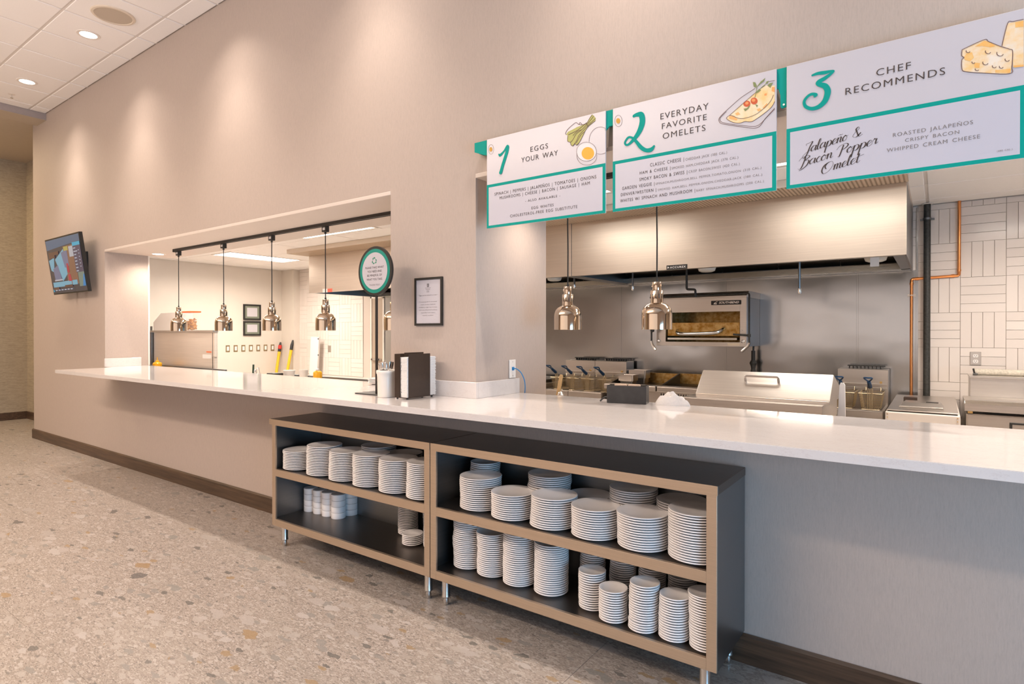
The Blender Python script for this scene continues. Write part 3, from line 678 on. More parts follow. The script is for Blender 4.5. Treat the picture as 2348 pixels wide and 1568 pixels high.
LD = [(-6.757, 'chrome heat lamp hanging farthest left, before the cracker tub'), (-5.812, 'chrome heat lamp hanging second from the left on the long track'),
      (-4.964, 'chrome heat lamp hanging just right of the framed certificates'), (-4.173, 'chrome heat lamp hanging left of the round recycling sign'),
      (-3.335, 'chrome heat lamp half hidden by the column edge'), (-1.819, 'chrome heat lamp in the right opening, left one, below the first sign'), (-1.253, 'chrome heat lamp in the right opening, in front of the broiler')]
for x, lab in LD: heat_lamp(x, lab)

# ------------------------------------------------------------------ television on a tilting bracket
tvt = thing('television', 'flat screen television showing a news picture, tilted down on the wall', 'television', (-8.4, 2.62, 1.92))
O = Vector((-8.944, 2.600, 1.928)); U = (Vector((-7.85, 2.604, 1.929)) - O); V = (Vector((-8.944, 2.508, 2.596)) - O)
Nn = U.cross(V).normalized()      # points to -Y
def tq(bm, u0, v0, u1, v1, d0, d1, w=None):
    q = [(u0, v0), (u1, v0), (u1, v1), (u0, v1)] if w is None else w
    A = [bm.verts.new(O + U*u + V*v + Nn*d0) for u, v in q]; B = [bm.verts.new(O + U*u + V*v + Nn*d1) for u, v in q]
    n = len(q); bm.faces.new(A[::-1]); bm.faces.new(B)
    for i in range(n): bm.faces.new((A[i], A[(i+1) % n], B[(i+1) % n], B[i]))
bm = nb(); tq(bm, 0, 0, 1, 1, -0.035, 0.0); obj('bezel', bm, M['black'], tvt)
bm = nb(); tq(bm, 0.15, 0.1, 0.80, 0.75, -0.050, -0.0352); obj('rear_housing', bm, M['black'], tvt)
bm = nb(); box(bm, -8.62, -8.18, 2.690, 2.711, 2.10, 2.42); box(bm, -8.55, -8.50, 2.64, 2.690, 2.16, 2.36); box(bm, -8.30, -8.25, 2.64, 2.690, 2.16, 2.36); obj('wall_bracket', bm, M['black_metal'], tvt)
def scr(name, col, polys, d, st=0.62):
    bm = nb()
    for p in polys:
        if len(p) == 4 and not isinstance(p[0], tuple): p = [(p[0], p[1]), (p[2], p[1]), (p[2], p[3]), (p[0], p[3])]
        vs = [bm.verts.new(O + U*u + V*v + Nn*d) for u, v in p]; bm.faces.new(vs)
    t = NT(name); t.set(Roughness=0.2); t.b.inputs['Base Color'].default_value = (0.01, 0.01, 0.01, 1)
    t.b.inputs['Emission Color'].default_value = tuple(col) + (1,); t.b.inputs['Emission Strength'].default_value = st
    return bm, t.m
pic = None
specs = [('screen_base', (0.03, 0.03, 0.045), [(0.012, 0.02, 0.985, 0.975)]),
 ('screen_sky', (0.05, 0.11, 0.20), [[(0.012, 0.80), (0.60, 0.84), (0.985, 0.86), (0.985, 0.975), (0.012, 0.975)]]),
 ('screen_brown', (0.22, 0.10, 0.06), [(0.50, 0.15, 0.80, 0.82)]),
 ('screen_ice', (0.16, 0.38, 0.50), [[(0.03, 0.62), (0.20, 0.66), (0.14, 0.40), (0.06, 0.44)], [(0.22, 0.62), (0.50, 0.78), (0.52, 0.34), (0.36, 0.22), (0.30, 0.42)], (0.05, 0.13, 0.60, 0.22), (0.62, 0.14, 0.76, 0.22)]),
 ('screen_dusk', (0.15, 0.16, 0.26), [[(0.42, 0.72), (0.60, 0.76), (0.60, 0.48), (0.48, 0.45)], [(0.12, 0.46), (0.28, 0.52), (0.34, 0.24), (0.14, 0.24)]]),
 ('screen_grey', (0.42, 0.42, 0.46), [(0.66, 0.62, 0.78, 0.80), (0.12, 0.24, 0.36, 0.265)]),
 ('screen_yellow', (0.40, 0.34, 0.08), [(0.52, 0.74, 0.64, 0.81)]),
 ('screen_red', (0.42, 0.02, 0.05), [[(0.54, 0.36), (0.59, 0.36), (0.58, 0.52), (0.535, 0.52)], [(0.54, 0.21), (0.62, 0.21), (0.60, 0.33), (0.54, 0.33)]]),
 ('screen_list', (0.06, 0.05, 0.10), [(0.78, 0.34, 0.985, 0.79)]),
 ('screen_cyan', (0.02, 0.36, 0.55), [(0.78, 0.79, 0.985, 0.85), (0.03, 0.05, 0.06, 0.10)]),
 ('screen_map', (0.16, 0.22, 0.18), [(0.82, 0.10, 0.985, 0.34)]),
 ('screen_sea', (0.01, 0.20, 0.50), [[(0.91, 0.10), (0.985, 0.10), (0.985, 0.30), (0.96, 0.30)]]),
 ('screen_ticker', (0.10, 0.04, 0.03), [(0.05, 0.08, 0.22, 0.13), (0.40, 0.11, 0.62, 0.15), (0.06, 0.70, 0.36, 0.76), (0.06, 0.65, 0.24, 0.70)]),
 ('screen_words', (0.40, 0.42, 0.50), [(0.80, 0.74 - 0.055*k, 0.80 + (0.10 if k == 1 else 0.06), 0.757 - 0.055*k) for k in range(8)] + [(0.92, 0.70 - 0.055*k, 0.95, 0.712 - 0.055*k) for k in range(6)] + [(0.10 + 0.09*k, 0.065, 0.16 + 0.09*k, 0.083) for k in range(6)])]
allb = nb(); mats = []
for k, (nm, col, polys) in enumerate(specs):
    b, m = scr(nm, col, polys, 0.0008 + 0.0005*k); mats.append(m)
    for f in b.faces:
        nf = allb.faces.new([allb.verts.new(v.co) for v in f.verts]); nf.material_index = k
    b.free()
obj('screen_picture', allb, mats, tvt, recalc=False)

# ------------------------------------------------------------------ framed notice on the column
t = thing('framed_notice', 'black framed paper notice with small grey print on the column', 'notice', (-2.61, 2.70, 1.50))
x0, x1, z0, z1 = -2.729, -2.490, 1.503, 1.807; w = 0.014
bm = nb()
for a in ((x0, x1, z0, z0+w), (x0, x1, z1-w, z1), (x0, x0+w, z0+w, z1-w), (x1-w, x1, z0+w, z1-w)): box(bm, a[0], a[1], 2.698, 2.711, a[2], a[3])
obj('frame', bm, M['black'], t)
bm = nb(); box(bm, x0+w, x1-w, 2.703, 2.710, z0+w, z1-w); sh = obj('paper_sheet', bm, M['sign_white'], t)
bm = nb(); yp = 2.7024; cx = -2.612
for a, b, c, d in ((-0.008, 0.008, 1.748, 1.751), (-0.008, 0.008, 1.764, 1.767), (-0.008, -0.005, 1.748, 1.767), (0.005, 0.008, 1.748, 1.767), (-0.002, 0.002, 1.753, 1.762)): xyprism_front(bm, [(cx+a, c), (cx+b, c), (cx+b, d), (cx+a, d)], yp)
obj('emblem', bm, M['ink'], sh, recalc=False)
bm = nb()
for hw, z in ((0.026, 1.7395), (0.020, 1.7305), (0.011, 1.722), (0.012, 1.7145)):
    n = int(hw/0.0024)
    for i in range(n): xyprism_front(bm, [(cx-hw+i*2*hw/n, z), (cx-hw+i*2*hw/n+0.0032, z), (cx-hw+i*2*hw/n+0.0032, z+0.003), (cx-hw+i*2*hw/n, z+0.003)], yp)
obj('small_print', bm, M['ink_grey'], sh, recalc=False); bm = nb()
put_text(bm, '"Eggs can be cooked to order"', cx-0.082, cx+0.080, 1.692, 0.0068, yp)
obj('lettering', bm, M['ink_grey'], sh, recalc=False)
for i, (s, hw) in enumerate((('Consuming raw or uncooked', 0.076), ('meats, poultry, seafood,', 0.064), ('shellfish or eggs may increase', 0.079), ('your risk of food borne illness,', 0.079), ('especially if you have a', 0.062), ('medical condition.', 0.048))):
    bm = nb(); put_text(bm, s, cx-hw, cx+hw, 1.6510-0.0172*i, 0.0060, yp); obj('lettering', bm, M['ink_grey'], sh, recalc=False)

# ------------------------------------------------------------------ network wall plate and cable on the column return
t = thing('data_outlet', 'white wall plate with blue data jack on the column side', 'wall outlet', (-2.228, 3.08, 1.17))
bm = nb(); box(bm, -2.2295, -2.222, 3.044, 3.112, 1.166, 1.284, 0.002); obj('plate', bm, M['white_plastic'], t)
bm = nb(); box(bm, -2.2218, -2.2185, 3.068, 3.092, 1.215, 1.237, 0.0008); obj('jack', bm, M['blue_cable'], t)
bm = nb()
for z in (1.270, 1.180): tube(bm, [(-2.2222, 3.078, z), (-2.221, 3.078, z)], 0.003, 8)
obj('screw', bm, M['chrome_blue'], t)
bm = nb(); tube(bm, [Vector(p) for p in spline([(-2.2183, 3.080, 1.226), (-2.198, 3.088, 1.224), (-2.176, 3.105, 1.200), (-2.165, 3.125, 1.155), (-2.168, 3.140, 1.110), (-2.178, 3.150, 1.060), (-2.19, 3.158, 1.0), (-2.20, 3.165, 0.80)], 6)], 0.0032, 8)
meta(obj('data_cable', bm, M['blue_cable']), 'thin blue data cable curving from the wall jack down behind the counter', 'cable')

# ------------------------------------------------------------------ round sign on a stand
rs = thing('round_sign', 'round green rimmed sign on a black pole standing on the counter', 'sign', (-2.868, 2.50, HC))
cx, cz, ys = -2.871, 1.846, 2.493
bm = nb(); prism(bm, [(cx+0.155*math.cos(2*math.pi*i/64), cz+0.155*math.sin(2*math.pi*i/64)) for i in range(64)], 'y', ys, ys+0.016); obj('rim', bm, M['black'], rs)
def disc(name, r, y, mat, par):
    bm = nb(); xyprism_front(bm, [(cx+r*math.cos(2*math.pi*i/64), cz+r*math.sin(2*math.pi*i/64)) for i in range(64)], y); return obj(name, bm, mat, par, recalc=False)
gd = disc('green_ring', 0.139, ys-0.0006, simple('bright_green_print', (0.0, 0.25, 0.19), 0.4), rs)
disc('white_face', 0.117, ys-0.0012, M['sign_white'], gd)
bm = nb()
for s, hw, z, cap in (('PLEASE TAKE WHAT', 0.086, 1.862, 0.0125), ('YOU NEED AND', 0.067, 1.838, 0.0125), ('BE MINDFUL OF', 0.068, 1.813, 0.0125), ('WHAT YOU TAKE.', 0.074, 1.788, 0.0125)):
    bm = nb(); put_text(bm, s, cx-hw, cx+hw, z, cap, ys-0.0018); obj('lettering', bm, M['ink'], rs, recalc=False)
bm = nb(); put_text(bm, 'THANK YOU!', cx-0.048, cx+0.048, 1.754, 0.010, ys-0.0018); obj('lettering', bm, M['ink_grey'], rs, recalc=False)
bm = nb(); c0 = Vector((cx-0.002, 1.910))
for k in range(3):      # three chasing arrows
    a = R(90 + 120*k); rot = lambda p: (c0.x + p[0]*math.cos(a) - p[1]*math.sin(a), c0.y + p[0]*math.sin(a) + p[1]*math.cos(a))
    for poly in ([(0.016, -0.010), (0.023, -0.004), (0.023, 0.003), (0.015, 0.0045), (0.013, 0.000), (0.016, -0.001), (0.011, -0.0055)],
                 [(0.020, 0.006), (0.014, 0.006), (0.004, 0.012), (0.006, 0.017), (0.012, 0.013), (0.016, 0.018)]):
        xyprism_front(bm, [rot(p) for p in poly], ys-0.0018)
obj('recycling_emblem', bm, M['green'], rs, recalc=False)
bm = nb(); box(bm, cx-0.006, cx+0.008, 2.502, 2.512, HC+0.006, 1.70); obj('pole', bm, M['black'], rs)
bm = nb(); box(bm, cx-0.160, cx+0.085, 2.465, 2.62, HC, HC+0.006, 0.002); obj('base_plate', bm, M['black'], rs)

# ------------------------------------------------------------------ crock of cutlery, napkin holder
kx0, ky0 = -2.718, 2.452
t = thing('utensil_crock', 'white glazed crock full of silver cutlery on the counter', 'crock', (kx0, ky0, HC))
bm = nb(); lathe(bm, [(0, 0.0), (0.050, 0.0), (0.0535, 0.004), (0.0555, 0.120), (0.0575, 0.140), (0.0620, 0.146), (0.0620, 0.160), (0.0590, 0.164), (0.0535, 0.161), (0.0520, 0.120), (0.050, 0.008), (0, 0.008)], (kx0, ky0, HC), 40)
obj('body', bm, M['crock'], t, smooth=True)
bm = nb(); lathe(bm, [(0, 0.0), (0.0025, 0.0), (0.003, 0.10), (0.005, 0.155), (0.0085, 0.175), (0.0105, 0.19), (0.0085, 0.205), (0, 0.208)], (0, 0, 0), 8)
bmesh.ops.scale(bm, vec=(1, 0.35, 1), verts=bm.verts); fk = mesh_of(bm, M['chrome_blue'], 'cutlery_handle')
rnd = random.Random(3)
for k in range(14):
    a = 2.4*k; rr = 0.007 + 0.026*math.sqrt(k/14)
    o = bpy.data.objects.new('fork', fk); COL.objects.link(o); o.location = (kx0 + 0.4*rr*math.cos(a), ky0 + 0.4*rr*math.sin(a), HC+0.010)
    o.scale = (1, 1, 0.93 + 0.08*rnd.random() + (0.12 if k == 3 else 0)); o.rotation_euler = (-0.16*math.sin(a)*rr/0.03, 0.16*math.cos(a)*rr/0.03, rnd.uniform(0, 3))
    meta(o, 'silver cutlery handle standing in the white crock', 'cutlery', 'cutlery in the white crock')
nh = thing('napkin_holder', 'espresso brown upright napkin holder on the counter', 'napkin holder', (-2.55, 2.52, HC))
X0, X1, Y0, Y1 = -2.604, -2.498, 2.412, 2.640
bm = nb(); box(bm, X0, X1, Y0, Y1, HC+0.008, HC+0.012, 0.001); obj('base', bm, M['espresso'], nh)
for x, y in ((X0+0.012, Y0+0.012), (X1-0.012, Y0+0.012), (X0+0.012, Y1-0.012), (X1-0.012, Y1-0.012)):
    bm = nb(); lathe(bm, [(0, 0), (0.006, 0), (0.006, 0.008), (0, 0.008)], (x, y, HC), 10); obj('foot', bm, M['black'], nh)
bm = nb(); box(bm, X0, X0+0.003, Y0, 2.60, HC+0.012, 1.333); box(bm, X0+0.003, X0+0.046, Y0, Y0+0.003, HC+0.012, 1.333); obj('left_sheet', bm, M['espresso'], nh)
bm = nb(); box(bm, X1-0.003, X1, Y0+0.012, 2.604, HC+0.012, 1.333, 0.001); obj('right_sheet', bm, M['espresso'], nh)
bm = nb(); box(bm, X0+0.050, X0+0.053, Y0+0.03, 2.60, HC+0.012, 1.340); obj('divider', bm, M['espresso'], nh)
def napkins(xa, xb, ya, yb, z0, z1, lab):
    bm = nb(); n = 44; rn = random.Random(int(xa*1000)); h = (z1-z0)/n
    for k in range(n):
        j = rn.uniform(-0.0022, 0.0022); box(bm, xa+rn.uniform(0, .001), xb-rn.uniform(0, .001), ya+j, yb+rn.uniform(-.003, .003), z0+h*k, z0+h*(k+0.82))
    return meta(obj('napkin_stack', bm, M['paper_white']), lab, 'napkins', None, 'stuff')
napkins(X0+0.054, X1-0.004, Y0+0.002, 2.655, HC+0.0125, 1.315, 'white paper napkins in the right slot of the brown holder')
napkins(X0+0.004, X0+0.049, Y0+0.006, 2.662, HC+0.0125, 1.312, 'white paper napkins in the left slot of the brown holder')

# plates behind the sign base
me, r = PM['salad_plate']
for k in range(4):
    o = bpy.data.objects.new('salad_plate', me); COL.objects.link(o); o.location = (-3.44+0.004*(k % 2), 3.03, HC + 0.0105*k)
    meta(o, 'white plate, %s in the low stack on the counter beside the pole' % ORD[4-k], 'plate', 'plates on the counter beside the pole')

# charcoal caddy, cloths, wooden handle, whisk
cd = thing('card_caddy', 'charcoal plastic caddy holding pale dividers on the counter edge', 'caddy', (-1.39, 3.02, HC))
c, s = math.cos(R(12)), math.sin(R(12)); o0 = Vector((-1.498, 2.972, HC))
fr = Matrix.Translation(o0) @ Matrix.Rotation(R(12), 4, 'Z')
def local(bm): bmesh.ops.transform(bm, matrix=fr, verts=bm.verts); return bm
L_, D_, H_ = 0.218, 0.085, 0.098
bm = nb(); box(bm, 0, L_, 0, 0.004, 0, H_, 0.0015); obj('front_panel', local(bm), M['charcoal_box'], cd)
bm = nb(); box(bm, 0, L_, D_-0.004, D_, 0, H_, 0.0015); obj('rear_panel', local(bm), M['charcoal_box'], cd)
bm = nb(); box(bm, 0, 0.004, 0.004, D_-0.004, 0, H_); obj('side_panel', local(bm), M['charcoal_box'], cd)
bm = nb(); box(bm, L_-0.004, L_, 0.004, D_-0.004, 0, H_); obj('side_panel', local(bm), M['charcoal_box'], cd)
bm = nb(); box(bm, 0.004, L_-0.004, 0.004, D_-0.004, 0, 0.004); obj('base', local(bm), M['charcoal_box'], cd)
for a, b in ((0.036, 0.103), (0.112, 0.178)):
    bm = nb(); box(bm, a, b, 0.030, 0.055, 0.005, H_+0.006, 0.002); obj('divider', local(bm), M['kraft'], cd)
bm = nb(); tube(bm, [Vector(p) for p in spline([(0.0, 0.03, 0.030), (-0.020, 0.025, 0.026), (-0.035, 0.02, 0.014), (-0.042, 0.016, 0.005)], 4)], 0.0045, 8); obj('strap', local(bm), M['black'], cd)
def cloth(name, cx, cy, z, rx, ry, h, lab, seed):
    bm = nb(); bmesh.ops.create_uvsphere(bm, u_segments=36, v_segments=18, radius=1)
    for v in bm.verts:
        x, y, w = v.co; a = math.atan2(y, x)
        k = 1 + 0.14*math.sin(3*a+seed) + 0.05*math.sin(6*a+2*seed+2*w)
        fold = 0.16*math.sin(7*x + 5*y + seed) + 0.12*math.sin(11*y - 7*x + 3*w)
        v.co = Vector((cx + rx*x*k, cy + ry*y*k, z + max(0, w*h*(0.75 + fold + 0.22*math.sin(2.6*x+seed)))))
    bmesh.ops.remove_doubles(bm, verts=bm.verts, dist=0.0001)
    return meta(obj(name, bm, M['cloth'], smooth=True), lab, 'cloth')
cloth('kitchen_cloth', -1.175, 3.092, HC, 0.095, 0.038, 0.062, 'crumpled white cloth on the counter edge right of the charcoal caddy', 1.3)
cloth('kitchen_cloth', -1.535, 3.105, HC, 0.030, 0.025, 0.036, 'corner of a white cloth left of the charcoal caddy', 0.4)
# ------------------------------------------------------------------ hanging menu signs
TX1=[('EGGS',-1.7973,-1.6846,2.4406,0.027,'D'),('YOUR WAY',-1.8581,-1.6236,2.3925,0.0272,'D'),('SPINACH | PEPPERS | JALAPEÑOS | TOMATOES | ONIONS',-2.0433,-1.3966,2.2366,0.0166,'D'),('MUSHROOMS | CHEESE | BACON | SAUSAGE | HAM',-2.0072,-1.4335,2.2106,0.0158,'D'),('- ALSO AVAILABLE -',-1.8325,-1.6083,2.1723,0.0121,'D'),('EGG WHITES',-1.7902,-1.6494,2.1278,0.0141,'D'),('CHOLESTEROL-FREE EGG SUBSTITUTE',-1.9338,-1.5057,2.1007,0.0147,'D')]
TX2=[('EVERYDAY',-1.0597,-0.835,2.46,0.0278,'D'),('FAVORITE',-1.0523,-0.843,2.4138,0.026,'D'),('OMELETS',-1.0483,-0.8483,2.3662,0.027,'D'),('CLASSIC CHEESE |',-1.1106,-0.9466,2.2474,0.0156,'D'),('CHEDDAR JACK (380 CAL.)',-0.9396,-0.7536,2.2466,0.011,'G'),('HAM & CHEESE |',-1.1634,-1.0107,2.2183,0.014,'D'),('SMOKED HAM,CHEDDAR JACK (370 CAL.)',-1.0049,-0.7059,2.2167,0.0109,'G'),('SMOKY BACON & SWISS |',-1.1649,-0.9316,2.1867,0.0151,'D'),('CRISP BACON,SWISS (420 CAL.)',-0.9246,-0.6996,2.1875,0.0109,'G'),('GARDEN VEGGIE |',-1.2549,-1.089,2.1566,0.0152,'D'),('SPINACH,MUSHROOM,BELL PEPPER,TOMATO,ONION (310 CAL.)',-1.0825,-0.6107,2.1567,0.0098,'G'),('DENVER/WESTERN |',-1.2618,-1.08,2.1273,0.0142,'D'),('SMOKED HAM,BELL PEPPER,ONION,CHEDDAR-JACK (380 CAL.)',-1.0726,-0.6078,2.1269,0.0097,'G'),('WHITES W/ SPINACH AND MUSHROOM |',-1.2655,-0.8954,2.0976,0.0145,'D'),('BABY SPINACH,MUSHROOMS (200 CAL.)',-0.8886,-0.6009,2.0978,0.0098,'G')]
TX3=[('CHEF',-0.1946,-0.0845,2.4429,0.0264,'D'),('RECOMMENDS',-0.2981,0.0186,2.3953,0.0266,'D'),('ROASTED JALAPEÑOS',-0.1402,0.0989,2.1995,0.0139,'G'),('CRISPY BACON',-0.1019,0.0599,2.1731,0.0128,'G'),('WHIPPED CREAM CHEESE',-0.1596,0.1185,2.1454,0.0138,'G'),('(480 CAL.)',0.1648,0.2062,2.088,0.0059,'g'),('Jalapeño &',-0.4513,-0.2231,2.2086,0.0308,'S'),('Bacon Popper',-0.474,-0.1867,2.1566,0.0328,'S'),('Omelet',-0.3859,-0.2494,2.105,0.0309,'S')]
